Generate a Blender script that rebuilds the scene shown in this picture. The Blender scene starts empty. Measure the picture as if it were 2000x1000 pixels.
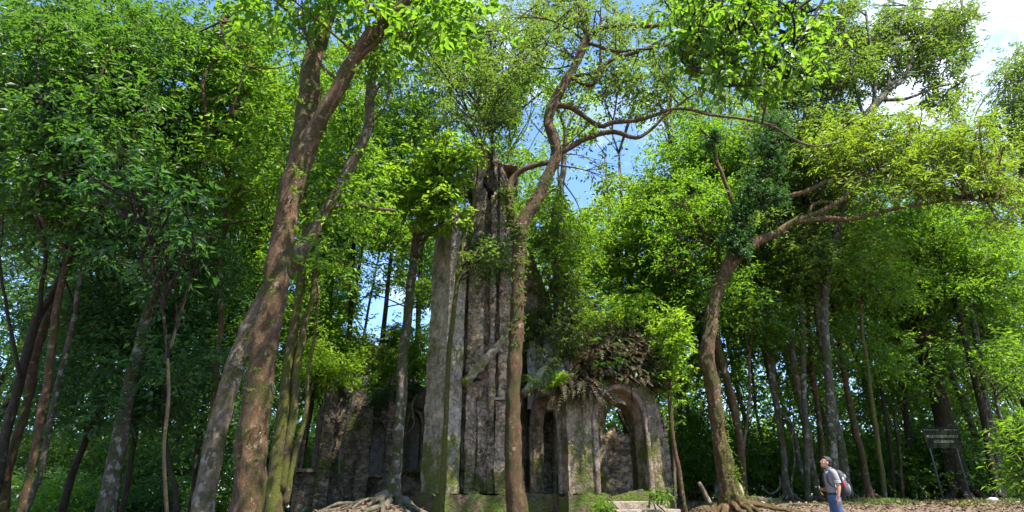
import bpy, math, random
import numpy as np
from mathutils import Vector, Matrix

SC = bpy.context.scene
COL = SC.collection
RNG = np.random.default_rng(11)
random.seed(5)
PI = math.pi

# ------------------------------------------------------------------ camera frame
F = 1111.0
PITCH = math.radians(22.67)
CP, SP = math.cos(PITCH), math.sin(PITCH)
EYE = np.array([0.0, 0.0, 1.2])


def at(px, py, D):
    """world point at distance D (along +y) seen at photograph pixel px, py"""
    xc = (px - 1000.0) / F
    yc = (500.0 - py) / F
    dy = CP - yc * SP
    t = D / dy
    return np.array([xc * t, D, EYE[2] + (SP + yc * CP) * t])


def dist_t(py, D):
    return D / (CP - (500.0 - py) / F * SP)


def project(P):
    d = P - EYE
    z = d[:, 1] * CP + d[:, 2] * SP
    y = -d[:, 1] * SP + d[:, 2] * CP
    return 1000 + F * d[:, 0] / z, 500 - F * y / z, z


# ------------------------------------------------------------------ noise
_T = np.random.default_rng(3).random(4096)


def _h(i, j, k):
    return _T[(i * 73856093 ^ j * 19349663 ^ k * 83492791) & 4095]


def vnoise(P):
    P = np.asarray(P, float)
    b = np.floor(P).astype(np.int64)
    f = P - b
    f = f * f * (3 - 2 * f)
    i, j, k = b[..., 0], b[..., 1], b[..., 2]
    x, y, z = f[..., 0], f[..., 1], f[..., 2]
    r = 0
    for a in (0, 1):
        for c in (0, 1):
            for e in (0, 1):
                r = r + _h(i + a, j + c, k + e) * (x if a else 1 - x) * (y if c else 1 - y) * (z if e else 1 - z)
    return r * 2 - 1


def fbm(P, o=3):
    P = np.asarray(P, float)
    s, a, r = 1.0, 1.0, 0
    for _ in range(o):
        r = r + a * vnoise(P * s + 17.3 * s)
        s *= 2.1
        a *= .5
    return r


# ------------------------------------------------------------------ mesh helpers
def build(name, V, faces, mat=None, parent=None, smooth=True):
    """V (n,3); faces: list of int arrays (m,3) or (m,4)"""
    V = np.asarray(V, np.float32)
    faces = [np.asarray(f, np.int32) for f in faces if len(f)]
    me = bpy.data.meshes.new(name)
    me.vertices.add(len(V))
    me.vertices.foreach_set('co', V.ravel())
    nl = sum(f.size for f in faces)
    npol = sum(len(f) for f in faces)
    me.loops.add(nl)
    me.polygons.add(npol)
    me.loops.foreach_set('vertex_index', np.concatenate([f.ravel() for f in faces]))
    tot = np.concatenate([np.full(len(f), f.shape[1], np.int32) for f in faces])
    st = np.concatenate([[0], np.cumsum(tot)[:-1]]).astype(np.int32)
    me.polygons.foreach_set('loop_start', st)
    me.polygons.foreach_set('loop_total', tot)
    me.polygons.foreach_set('use_smooth', np.full(npol, smooth, bool))
    me.update(calc_edges=True)
    me.validate()
    if mat:
        me.materials.append(mat)
    o = bpy.data.objects.new(name, me)
    COL.objects.link(o)
    if parent:
        o.parent = parent
        o.matrix_parent_inverse = Matrix.Translation(-Vector(parent.location))
    return o


def tag(o, label=None, cat=None, group=None, kind=None):
    if label:
        o['label'] = label
    if cat:
        o['category'] = cat
    if group:
        o['group'] = group
    if kind:
        o['kind'] = kind
    return o


def empty(name, loc, label, cat, group=None):
    o = bpy.data.objects.new(name, None)
    COL.objects.link(o)
    o.location = Vector([float(v) for v in loc])
    o.empty_display_size = .2
    return tag(o, label, cat, group)


class MB:
    def __init__(s):
        s.V, s.F4, s.F3, s.n = [], [], [], 0

    def add(s, V, F4=None, F3=None):
        V = np.asarray(V, float).reshape(-1, 3)
        s.V.append(V)
        if F4 is not None and len(F4):
            s.F4.append(np.asarray(F4, int) + s.n)
        if F3 is not None and len(F3):
            s.F3.append(np.asarray(F3, int) + s.n)
        s.n += len(V)

    def build(s, name, mat, parent=None, smooth=True):
        fs = []
        if s.F4:
            fs.append(np.concatenate(s.F4))
        if s.F3:
            fs.append(np.concatenate(s.F3))
        return build(name, np.concatenate(s.V), fs, mat, parent, smooth)

    def box(s, c, half, rot=None, seg=1):
        c = np.asarray(c, float)
        h = np.asarray(half, float)
        v = np.array([[x, y, z] for x in (-1, 1) for y in (-1, 1) for z in (-1, 1)], float) * h
        if rot is not None:
            v = v @ np.array(rot).T
        s.add(v + c, [[0, 1, 3, 2], [4, 6, 7, 5], [0, 4, 5, 1], [2, 3, 7, 6], [0, 2, 6, 4], [1, 5, 7, 3]])

    def tube(s, pts, rad, sides=10, rough=0.0, lobes=0, lobe_amp=0., lobe_fall=1.0, phase=0., freq=1.5, ell=None):
        pts = np.asarray(pts, float)
        rad = np.asarray(rad, float)
        n = len(pts)
        T = np.gradient(pts, axis=0)
        T /= np.linalg.norm(T, axis=1)[:, None] + 1e-9
        up = np.array([0.13, 0.99, 0.05]) if abs(T[0, 1]) < .8 else np.array([1., 0, 0])
        A = np.zeros_like(T)
        a = up - T[0] * (up @ T[0])
        a /= np.linalg.norm(a)
        for i in range(n):
            a = a - T[i] * (a @ T[i])
            a /= np.linalg.norm(a) + 1e-9
            A[i] = a
        B = np.cross(T, A)
        th = np.linspace(0, 2 * PI, sides, endpoint=False)
        R = np.repeat(rad[:, None], sides, 1)
        if lobes:
            d = np.concatenate([[0], np.cumsum(np.linalg.norm(np.diff(pts, axis=0), axis=1))])
            w = np.exp(-(d / lobe_fall) ** 2)[:, None]
            R = R * (1 + lobe_amp * w * np.cos(lobes * th + phase + .6 * d[:, None]))
        ea = eb = 1.0
        if ell:
            ea, eb = ell
        dirs = A[:, None, :] * (np.cos(th)[None, :, None] * ea) + B[:, None, :] * (np.sin(th)[None, :, None] * eb)
        V = pts[:, None, :] + dirs * R[:, :, None]
        if rough:
            nz = fbm(V * np.array([freq * 1.6, freq * 1.6, freq]) / max(.12, float(rad.max())) * .5, 3)
            V = V + dirs * (R * rough * nz)[:, :, None]
        if sides >= 22 and rough > .1:
            rd = 1 - np.abs(fbm(V * np.array([9., 9., 2.6]) + 5, 3))
            V = V + dirs * (np.minimum(R * .20, .055) * (rd - .6))[:, :, None]
        V = V.reshape(-1, 3)
        i = np.arange(n - 1)[:, None] * sides
        j = np.arange(sides)[None, :]
        j2 = (j + 1) % sides
        Fq = np.stack([i + j, i + j2, i + sides + j2, i + sides + j], -1).reshape(-1, 4)
        V = np.vstack([V, pts[:1], pts[-1:]])
        k0, k1 = n * sides, n * sides + 1
        jj = np.arange(sides)
        F3 = np.vstack([np.stack([np.full(sides, k0), (jj + 1) % sides, jj], 1),
                        np.stack([np.full(sides, k1), (n - 1) * sides + jj, (n - 1) * sides + (jj + 1) % sides], 1)])
        s.add(V, Fq, F3)


def spline(P, k=6):
    """Catmull-Rom through rows of P (any columns)"""
    P = np.asarray(P, float)
    if len(P) < 3:
        t = np.linspace(0, 1, k * 2)[:, None]
        return P[0] * (1 - t) + P[-1] * t
    Q = np.vstack([2 * P[0] - P[1], P, 2 * P[-1] - P[-2]])
    out = []
    for i in range(1, len(Q) - 2):
        t = np.linspace(0, 1, k, endpoint=False)[:, None]
        a, b, c, d = Q[i - 1], Q[i], Q[i + 1], Q[i + 2]
        out.append(.5 * ((2 * b) + (-a + c) * t + (2 * a - 5 * b + 4 * c - d) * t ** 2 + (-a + 3 * b - 3 * c + d) * t ** 3))
    out.append(P[-1:])
    return np.vstack(out)


# ------------------------------------------------------------------ materials
def newmat(name):
    m = bpy.data.materials.new(name)
    m.use_nodes = True
    nt = m.node_tree
    nt.nodes.clear()
    return m, nt, nt.nodes, nt.links


def ramp(nodes, stops, interp='LINEAR'):
    r = nodes.new('ShaderNodeValToRGB')
    r.color_ramp.interpolation = interp
    el = r.color_ramp.elements
    while len(el) < len(stops):
        el.new(.5)
    for e, (p, c) in zip(el, stops):
        e.position = p
        e.color = (*c, 1) if len(c) == 3 else c
    return r


def g3(v):
    return (v, v, v)


def noise_node(N, L, coord, scale, detail=5, rough=.6, vec_scale=None):
    mp = N.new('ShaderNodeMapping')
    if vec_scale:
        mp.inputs['Scale'].default_value = vec_scale
    L.new(coord, mp.inputs[0])
    n = N.new('ShaderNodeTexNoise')
    n.inputs['Scale'].default_value = scale
    n.inputs['Detail'].default_value = detail
    n.inputs['Roughness'].default_value = rough
    L.new(mp.outputs[0], n.inputs['Vector'])
    return n.outputs[0]


def leaf_mat(name, stops, trans=(.25, .5, .05), tfac=.5, rough=.42, spec=.5):
    m, nt, N, L = newmat(name)
    out = N.new('ShaderNodeOutputMaterial')
    geo = N.new('ShaderNodeNewGeometry')
    r = ramp(N, stops)
    L.new(geo.outputs['Random Per Island'], r.inputs[0])
    oi = N.new('ShaderNodeObjectInfo')
    hsv = N.new('ShaderNodeHueSaturation')
    mr = N.new('ShaderNodeMapRange')
    mr.inputs[3].default_value = .482
    mr.inputs[4].default_value = .508
    L.new(oi.outputs['Random'], mr.inputs[0])
    L.new(mr.outputs[0], hsv.inputs['Hue'])
    L.new(r.outputs[0], hsv.inputs['Color'])
    tcn = N.new('ShaderNodeTexCoord')
    vn = noise_node(N, L, tcn.outputs['Object'], .55, 2, .5)
    mv = N.new('ShaderNodeMapRange')
    mv.inputs[1].default_value = .3
    mv.inputs[2].default_value = .7
    mv.inputs[3].default_value = .65
    mv.inputs[4].default_value = 1.35
    L.new(vn, mv.inputs[0])
    L.new(mv.outputs[0], hsv.inputs['Value'])
    p = N.new('ShaderNodeBsdfPrincipled')
    p.inputs['Roughness'].default_value = rough
    p.inputs['Specular IOR Level'].default_value = spec
    L.new(hsv.outputs[0], p.inputs['Base Color'])
    t = N.new('ShaderNodeBsdfTranslucent')
    mx = N.new('ShaderNodeMix')
    mx.data_type = 'RGBA'
    mx.blend_type = 'MULTIPLY'
    mx.inputs[0].default_value = 1
    sc_ = [c / max(trans) for c in trans]
    mx2 = N.new('ShaderNodeMix')
    mx2.data_type = 'RGBA'
    mx2.inputs[0].default_value = .6
    L.new(hsv.outputs[0], mx2.inputs[6])
    mx2.inputs[7].default_value = (*trans, 1)
    L.new(mx2.outputs[2], t.inputs['Color'])
    ms = N.new('ShaderNodeMixShader')
    ms.inputs[0].default_value = tfac
    L.new(p.outputs[0], ms.inputs[1])
    L.new(t.outputs[0], ms.inputs[2])
    L.new(ms.outputs[0], out.inputs[0])
    return m


M = {}
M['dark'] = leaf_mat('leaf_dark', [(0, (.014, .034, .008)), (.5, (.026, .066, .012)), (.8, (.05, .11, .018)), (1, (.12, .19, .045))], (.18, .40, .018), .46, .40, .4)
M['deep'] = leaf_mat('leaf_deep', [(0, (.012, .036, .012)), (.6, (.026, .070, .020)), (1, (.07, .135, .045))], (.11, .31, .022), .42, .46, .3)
M['mid'] = leaf_mat('leaf_mid', [(0, (.018, .048, .008)), (.5, (.040, .10, .012)), (.8, (.08, .165, .02)), (.94, (.15, .23, .03)), (1, (.25, .22, .05))], (.30, .56, .018), .52, .46, .32)
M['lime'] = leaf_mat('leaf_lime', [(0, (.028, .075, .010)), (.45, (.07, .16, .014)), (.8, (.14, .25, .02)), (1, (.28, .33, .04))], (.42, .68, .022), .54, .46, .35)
M['yellow'] = leaf_mat('leaf_yellow', [(0, (.030, .062, .010)), (.45, (.065, .125, .014)), (.8, (.12, .19, .02)), (1, (.26, .22, .035))], (.36, .54, .02), .50, .40, .5)
M['olive'] = leaf_mat('leaf_olive', [(0, (.022, .046, .012)), (.5, (.048, .092, .018)), (.85, (.085, .14, .026)), (1, (.17, .18, .045))], (.27, .42, .03), .48, .42, .45)
M['brown_fern'] = leaf_mat('leaf_dry', [(0, (.022, .014, .008)), (.45, (.075, .036, .018)), (.7, (.05, .06, .018)), (1, (.11, .10, .04))], (.12, .08, .025), .25, .6, .3)
M['fern'] = leaf_mat('leaf_fern', [(0, (.04, .08, .02)), (.5, (.09, .16, .03)), (.85, (.16, .22, .04)), (1, (.22, .17, .06))], (.3, .45, .05), .4)
M['litter'] = leaf_mat('leaf_litter', [(0, (.04, .022, .010)), (.5, (.10, .062, .03)), (.85, (.18, .12, .06)), (1, (.26, .2, .1))], (.12, .08, .03), .1, .7, .2)


def mixc(N, L, fac, a, b):
    mx = N.new('ShaderNodeMix')
    mx.data_type = 'RGBA'
    if hasattr(fac, 'links') or not isinstance(fac, (int, float)):
        L.new(fac, mx.inputs[0])
    else:
        mx.inputs[0].default_value = fac
    for s, v in ((6, a), (7, b)):
        if isinstance(v, tuple):
            mx.inputs[s].default_value = (*v, 1)
        else:
            L.new(v, mx.inputs[s])
    return mx.outputs[2]


def bark_mat(name, c0, c1, c2, moss=(.06, .085, .012), moss_amt=.5, lichen=(.38, .38, .32), lich_amt=.3, scale=1.0):
    m, nt, N, L = newmat(name)
    out = N.new('ShaderNodeOutputMaterial')
    p = N.new('ShaderNodeBsdfPrincipled')
    p.inputs['Roughness'].default_value = .85
    p.inputs['Specular IOR Level'].default_value = .25
    tc = N.new('ShaderNodeTexCoord')
    co = tc.outputs['Object']
    n1 = noise_node(N, L, co, 7 * scale, 9, .78, (1.7, 1.7, .9))
    r1 = ramp(N, [(.3, c0), (.5, c1), (.7, c2)])
    L.new(n1, r1.inputs[0])
    nm = noise_node(N, L, co, 2.3 * scale, 9, .8)
    rm = ramp(N, [(.60 - .25 * moss_amt, g3(0)), (.68 - .22 * moss_amt, g3(1))])
    L.new(nm, rm.inputs[0])
    mossn = noise_node(N, L, co, 40, 3, .6)
    rmc = ramp(N, [(.3, tuple(v * .5 for v in moss)), (.7, tuple(v * 1.6 for v in moss))])
    L.new(mossn, rmc.inputs[0])
    c = mixc(N, L, rm.outputs[0], r1.outputs[0], rmc.outputs[0])
    nl = noise_node(N, L, co, 6 * scale, 5, .65, (1, 1, .9))
    rl = ramp(N, [(.66 - .12 * lich_amt, g3(0)), (.70 - .12 * lich_amt, g3(1))])
    L.new(nl, rl.inputs[0])
    mm = N.new('ShaderNodeMath')
    mm.operation = 'MULTIPLY'
    mm.inputs[1].default_value = .75 if lich_amt > 0 else 0
    L.new(rl.outputs[0], mm.inputs[0])
    c = mixc(N, L, mm.outputs[0], c, lichen)
    L.new(c, p.inputs['Base Color'])
    nb = noise_node(N, L, co, 13 * scale, 10, .84, (1.9, 1.9, .8))
    b = N.new('ShaderNodeBump')
    b.inputs['Strength'].default_value = 1.0
    b.inputs['Distance'].default_value = .11
    L.new(nb, b.inputs['Height'])
    L.new(b.outputs[0], p.inputs['Normal'])
    L.new(p.outputs[0], out.inputs[0])
    return m


M['bark_red'] = bark_mat('bark_red', (.040, .021, .010), (.120, .062, .030), (.25, .145, .082), moss=(.060, .060, .010), moss_amt=.52, lichen=(.30, .24, .16), lich_amt=.4)
M['bark_big'] = bark_mat('bark_big', (.048, .024, .011), (.145, .076, .036), (.32, .19, .11), moss=(.070, .064, .012), moss_amt=.56, lichen=(.34, .255, .17), lich_amt=.5)
M['bark_pale'] = bark_mat('bark_pale', (.065, .046, .028), (.17, .125, .08), (.33, .255, .175), moss=(.07, .072, .016), moss_amt=.5, lichen=(.40, .34, .26), lich_amt=.75)
M['bark_grey'] = bark_mat('bark_grey', (.04, .031, .02), (.11, .086, .056), (.22, .185, .13), moss=(.055, .064, .014), moss_amt=.55, lichen=(.33, .32, .26), lich_amt=.85)
M['bark_dark'] = bark_mat('bark_dark', (.018, .012, .007), (.045, .029, .017), (.10, .068, .04), moss=(.034, .040, .009), moss_amt=.45, lichen=(.18, .175, .13), lich_amt=.2)
M['bark_moss'] = bark_mat('bark_moss', (.038, .023, .010), (.098, .064, .030), (.20, .135, .075), moss=(.095, .100, .012), moss_amt=.74, lichen=(.30, .28, .2), lich_amt=.35)
M['bark_root'] = bark_mat('bark_root', (.08, .062, .042), (.20, .16, .115), (.34, .285, .215), moss=(.07, .075, .02), moss_amt=.45, lichen=(.33, .31, .25), lich_amt=.4)


def stone_mat(name, base=(.23, .20, .16), dark=(.035, .028, .02), red=(.22, .10, .06), mossc=(.06, .085, .012), moss_amt=.35, dark_amt=.5, red_amt=.4, rubble=.5, lich=.6, base_moss=0.0):
    m, nt, N, L = newmat(name)
    out = N.new('ShaderNodeOutputMaterial')
    p = N.new('ShaderNodeBsdfPrincipled')
    p.inputs['Roughness'].default_value = .92
    p.inputs['Specular IOR Level'].default_value = .2
    tc = N.new('ShaderNodeTexCoord')
    co = tc.outputs['Object']
    n0 = noise_node(N, L, co, 7, 9, .82)
    r0 = ramp(N, [(.36, tuple(v * .35 for v in base)), (.52, base), (.75, tuple(min(.7, v * 1.7) for v in base))])
    L.new(n0, r0.inputs[0])
    # rubble stones
    vo = N.new('ShaderNodeTexVoronoi')
    vo.inputs['Scale'].default_value = 4.2
    vo.inputs['Randomness'].default_value = .95
    wm = N.new('ShaderNodeMapping')
    wm.inputs['Scale'].default_value = (1, 1, 1.8)
    nw = N.new('ShaderNodeTexNoise')
    nw.inputs['Scale'].default_value = 3
    va = N.new('ShaderNodeVectorMath')
    va.operation = 'SCALE'
    va.inputs['Scale'].default_value = .35
    L.new(co, nw.inputs['Vector'])
    L.new(nw.outputs['Color'], va.inputs[0])
    vb = N.new('ShaderNodeVectorMath')
    L.new(co, vb.inputs[0])
    L.new(va.outputs[0], vb.inputs[1])
    L.new(vb.outputs[0], wm.inputs[0])
    L.new(wm.outputs[0], vo.inputs['Vector'])
    vd = N.new('ShaderNodeTexVoronoi')
    vd.feature = 'DISTANCE_TO_EDGE'
    vd.inputs['Scale'].default_value = 4.2
    vd.inputs['Randomness'].default_value = .95
    L.new(wm.outputs[0], vd.inputs['Vector'])
    rc = ramp(N, [(0, (.45, .42, .4)), (.5, (.95, .9, .85)), (1, (1.5, 1.35, 1.2))])
    sep = N.new('ShaderNodeSeparateColor')
    L.new(vo.outputs['Color'], sep.inputs[0])
    L.new(sep.outputs[0], rc.inputs[0])
    mul = N.new('ShaderNodeMix')
    mul.data_type = 'RGBA'
    mul.blend_type = 'MULTIPLY'
    mul.inputs[0].default_value = rubble
    L.new(r0.outputs[0], mul.inputs[6])
    L.new(rc.outputs[0], mul.inputs[7])
    # red stains
    nr = noise_node(N, L, co, 1.7, 6, .65, (1, 1, .5))
    rr = ramp(N, [(.62 - .2 * red_amt, g3(0)), (.78 - .2 * red_amt, g3(1))])
    L.new(nr, rr.inputs[0])
    nrm = N.new('ShaderNodeMath')
    nrm.operation = 'MULTIPLY'
    nrm.inputs[1].default_value = .6
    L.new(rr.outputs[0], nrm.inputs[0])
    c = mixc(N, L, nrm.outputs[0], mul.outputs[2], red)
    # dark streaks of old damp
    nd = noise_node(N, L, co, 2.6, 10, .82, (1.3, 1.3, .6))
    rd = ramp(N, [(.64 - .26 * dark_amt, g3(0)), (.74 - .24 * dark_amt, g3(1))])
    L.new(nd, rd.inputs[0])
    dm = N.new('ShaderNodeMath')
    dm.operation = 'MULTIPLY'
    dm.inputs[1].default_value = .85
    L.new(rd.outputs[0], dm.inputs[0])
    c = mixc(N, L, dm.outputs[0], c, dark)
    # lichen
    nl = noise_node(N, L, co, 13, 5, .7)
    rl = ramp(N, [(.70 - .15 * lich, g3(0)), (.74 - .15 * lich, g3(1))])
    L.new(nl, rl.inputs[0])
    lm = N.new('ShaderNodeMath')
    lm.operation = 'MULTIPLY'
    lm.inputs[1].default_value = .6
    L.new(rl.outputs[0], lm.inputs[0])
    c = mixc(N, L, lm.outputs[0], c, (.42, .42, .36))
    # moss
    nm = noise_node(N, L, co, 1.3, 9, .75)
    if base_moss:
        sx = N.new('ShaderNodeSeparateXYZ')
        L.new(co, sx.inputs[0])
        mr = N.new('ShaderNodeMapRange')
        mr.inputs[1].default_value = 1.2
        mr.inputs[2].default_value = 3.2
        mr.inputs[3].default_value = base_moss
        mr.inputs[4].default_value = 0
        L.new(sx.outputs[2], mr.inputs[0])
        ad = N.new('ShaderNodeMath')
        L.new(nm, ad.inputs[0])
        L.new(mr.outputs[0], ad.inputs[1])
        nm = ad.outputs[0]
    rm = ramp(N, [(.62 - .26 * moss_amt, g3(0)), (.72 - .24 * moss_amt, g3(1))])
    L.new(nm, rm.inputs[0])
    mn = noise_node(N, L, co, 45, 3, .6)
    rmc = ramp(N, [(.3, tuple(v * .45 for v in mossc)), (.7, tuple(v * 1.7 for v in mossc))])
    L.new(mn, rmc.inputs[0])
    c = mixc(N, L, rm.outputs[0], c, rmc.outputs[0])
    L.new(c, p.inputs['Base Color'])
    # bump
    rv = ramp(N, [(0, g3(0)), (.12, g3(1))])
    L.new(vd.outputs['Distance'], rv.inputs[0])
    b1 = N.new('ShaderNodeBump')
    b1.inputs['Strength'].default_value = 1.0 * rubble
    b1.inputs['Distance'].default_value = .09
    L.new(rv.outputs[0], b1.inputs['Height'])
    nb = noise_node(N, L, co, 16, 9, .78)
    b2 = N.new('ShaderNodeBump')
    b2.inputs['Strength'].default_value = .9
    b2.inputs['Distance'].default_value = .09
    L.new(nb, b2.inputs['Height'])
    L.new(b1.outputs[0], b2.inputs['Normal'])
    L.new(b2.outputs[0], p.inputs['Normal'])
    L.new(p.outputs[0], out.inputs[0])
    return m


M['tower'] = stone_mat('stone_tower', (.38, .30, .215), (.055, .039, .026), (.28, .14, .075), (.085, .09, .022), .42, .54, .62, .75, .9, .10)
M['butt_sunlit'] = stone_mat('stone_buttress_sunlit', (.47, .40, .295), (.08, .058, .038), (.30, .19, .12), (.13, .14, .035), .42, .42, .35, .5, 1.0, .12)  # paler tower stone: sunlight on the buttress is put into its colour
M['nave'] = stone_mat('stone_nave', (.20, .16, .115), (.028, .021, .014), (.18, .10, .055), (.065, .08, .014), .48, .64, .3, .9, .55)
M['porch'] = stone_mat('stone_porch', (.33, .26, .18), (.048, .035, .023), (.26, .145, .08), (.075, .08, .018), .52, .62, .6, .35, .6, .08)
M['plinth'] = stone_mat('stone_plinth', (.15, .11, .075), (.03, .022, .015), (.16, .08, .05), (.09, .125, .018), .72, .45, .5, .5, .3)
M['coping'] = stone_mat('stone_coping', (.38, .35, .25), (.06, .05, .03), (.2, .12, .08), (.15, .18, .03), .55, .3, .3, .3, .9)
M['rubble'] = stone_mat('stone_rubble_sunlit', (.55, .42, .30), (.14, .08, .05), (.42, .21, .11), (.10, .13, .03), .2, .25, .8, 1.0, .7)  # high base colour stands in for sun on the wall
M['pale'] = stone_mat('stone_plaster', (.36, .33, .28), (.07, .055, .045), (.30, .16, .10), (.10, .11, .04), .2, .4, .5, .1, .8)
M['mould'] = stone_mat('stone_mould', (.30, .24, .18), (.05, .037, .026), (.26, .14, .08), (.07, .07, .018), .42, .55, .6, .3, .8)
M['step'] = stone_mat('stone_step', (.34, .27, .21), (.1, .08, .06), (.3, .2, .14), (.10, .13, .03), .15, .3, .4, .1, .5)


def ground_mat():
    m, nt, N, L = newmat('forest_floor')
    out = N.new('ShaderNodeOutputMaterial')
    p = N.new('ShaderNodeBsdfPrincipled')
    p.inputs['Roughness'].default_value = .95
    tc = N.new('ShaderNodeTexCoord')
    co = tc.outputs['Object']
    n0 = noise_node(N, L, co, 6, 9, .75)
    r0 = ramp(N, [(.3, (.05, .032, .02)), (.5, (.13, .085, .055)), (.68, (.25, .18, .125))])
    L.new(n0, r0.inputs[0])
    n1 = noise_node(N, L, co, .55, 7, .7)
    r1 = ramp(N, [(.56, g3(0)), (.66, g3(1))])
    L.new(n1, r1.inputs[0])
    n2 = noise_node(N, L, co, 30, 4, .6)
    r2 = ramp(N, [(.3, (.03, .05, .01)), (.7, (.10, .15, .03))])
    L.new(n2, r2.inputs[0])
    c = mixc(N, L, r1.outputs[0], r0.outputs[0], r2.outputs[0])
    L.new(c, p.inputs['Base Color'])
    nb = noise_node(N, L, co, 18, 8, .75)
    b = N.new('ShaderNodeBump')
    b.inputs['Distance'].default_value = .05
    L.new(nb, b.inputs['Height'])
    L.new(b.outputs[0], p.inputs['Normal'])
    L.new(p.outputs[0], out.inputs[0])
    return m


M['ground'] = ground_mat()


def plain(name, col, rough=.6, nscale=30, var=.25, metal=0.0, bump=.2, spec=.4):
    m, nt, N, L = newmat(name)
    out = N.new('ShaderNodeOutputMaterial')
    p = N.new('ShaderNodeBsdfPrincipled')
    p.inputs['Roughness'].default_value = rough
    p.inputs['Metallic'].default_value = metal
    p.inputs['Specular IOR Level'].default_value = spec
    tc = N.new('ShaderNodeTexCoord')
    n = noise_node(N, L, tc.outputs['Object'], nscale, 4, .6)
    r = ramp(N, [(.3, tuple(v * (1 - var) for v in col)), (.7, tuple(min(1, v * (1 + var)) for v in col))])
    L.new(n, r.inputs[0])
    L.new(r.outputs[0], p.inputs['Base Color'])
    b = N.new('ShaderNodeBump')
    b.inputs['Strength'].default_value = bump
    b.inputs['Distance'].default_value = .01
    L.new(n, b.inputs['Height'])
    L.new(b.outputs[0], p.inputs['Normal'])
    L.new(p.outputs[0], out.inputs[0])
    return m


# ------------------------------------------------------------------ terrain
def sstep(a, b, x):
    t = np.clip((x - a) / (b - a), 0, 1)
    return t * t * (3 - 2 * t)


def g(x, y):
    x = np.asarray(x, float)
    y = np.asarray(y, float)
    r = sstep(4.2, 6.0, x)
    near = .05 + 0 * x
    right = near + .88 * sstep(11.4, 16.4, y)
    mid = near + .42 * sstep(11.5, 14.5, y)
    z = mid * (1 - r) + right * r
    # the mound that carries the rooted tree, before the nave wall
    z = z + .52 * np.exp(-((((x + 2.9) / np.where(x > -2.9, 1.0, 2.2)) ** 2 + ((y - 14.9) / 2.3) ** 2)) ** 1.4)
    # the hill falls away on the left and behind
    z = z - .16 * np.maximum(0, -x - 6) - .00 * x
    z = z - .10 * np.maximum(0, -x - 4) * sstep(16, 30, y)
    far = np.maximum(0, np.hypot(x, y) - 45)
    z = z - .25 * far * np.exp(-far / 160) - 22 * sstep(0, 400, far)
    z = z + .035 * fbm(np.stack([x * .9, y * .9, 0 * x], -1), 3) * np.exp(-np.abs(y) / 300)
    return z


def make_ground():
    s = np.linspace(-1, 1, 420)
    k = 5.2
    xs = 3 + np.sinh(s * k) / math.sinh(k) * 2600
    ys = 16 + np.sinh(s * k) / math.sinh(k) * 2600
    xs = np.sort(np.concatenate([xs, np.arange(-12, 22, .22)]))
    ys = np.sort(np.concatenate([ys, np.arange(8, 30, .22)]))
    X, Y = np.meshgrid(xs, ys)
    Z = g(X, Y)
    Z = Z + .03 * fbm(np.stack([X * 4, Y * 4, 0 * X], -1), 2) * (np.hypot(X, Y) < 60)
    V = np.stack([X, Y, Z], -1).reshape(-1, 3)
    nx, ny = len(xs), len(ys)
    i = np.arange(ny - 1)[:, None] * nx
    j = np.arange(nx - 1)[None, :]
    Fq = np.stack([i + j, i + j + 1, i + nx + j + 1, i + nx + j], -1).reshape(-1, 4)
    tag(build('ground', V, [Fq], M['ground']), kind='structure', label='brown forest floor of soil, moss and leaf litter')


make_ground()


def gz(x, y):
    return float(g(np.array(float(x)), np.array(float(y))))


# ------------------------------------------------------------------ foliage
# openings of the canopy, in the photograph's pixels: cx, cy, rx, ry, strength
GAPS = [(1965, 80, 62, 85, 1.), (1915, 175, 30, 40, .9), (1745, 205, 45, 22, .5),
        (1040, 235, 24, 62, .9), (1120, 330, 52, 62, .93), (1215, 285, 48, 45, .93), (1195, 205, 38, 25, .75), (1085, 130, 20, 22, .5),
        (1120, 345, 24, 70, .95), (1330, 75, 50, 28, .5), (1280, 255, 22, 30, .75), (1230, 320, 26, 20, .8),
        (765, 610, 70, 52, .97), (735, 530, 42, 36, .8), (700, 640, 30, 25, .7), (800, 560, 18, 60, .6),
        (180, 232, 22, 30, .7), (90, 8, 40, 12, .7), (200, 12, 30, 16, .6), (740, 45, 30, 25, .6), (905, 190, 26, 26, .5), (880, 110, 20, 16, .4),
        (390, 45, 20, 22, .4), (450, 335, 22, 26, .5), (140, 385, 24, 22, .5), (225, 480, 40, 20, .35), (60, 215, 16, 20, .4),
        (40, 930, 50, 40, .6), (250, 960, 70, 40, .45), (340, 910, 40, 34, .5), (400, 800, 24, 40, .35), (30, 740, 40, 50, .3), (430, 960, 18, 40, .8),
        (1375, 560, 30, 60, .3), (1420, 790, 40, 60, .25), (1610, 290, 20, 20, .4), (1560, 640, 20, 30, .3)]


def gap_keep(P, rng, mult=1.0):
    px, py, z = project(P)
    nz = fbm(np.stack([px / 34., py / 34., 0 * px], -1), 2) * .38
    p = np.zeros(len(P))
    for cx, cy, rx, ry, s in GAPS:
        d = np.sqrt(((px - cx) / rx) ** 2 + ((py - cy) / ry) ** 2) + nz
        p = np.maximum(p, s * mult * np.clip((1.25 - d) / .3, 0, 1))
    sp = fbm(np.stack([px / 17., py / 17., z * .10], -1) + 9.7, 2)
    p = np.maximum(p, np.clip((sp - .24) / .12, 0, 1) * .88 * min(1, mult * 1.5))
    return rng.random(len(P)) > p


def norm(v):
    return v / (np.linalg.norm(v, axis=-1, keepdims=True) + 1e-9)


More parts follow.
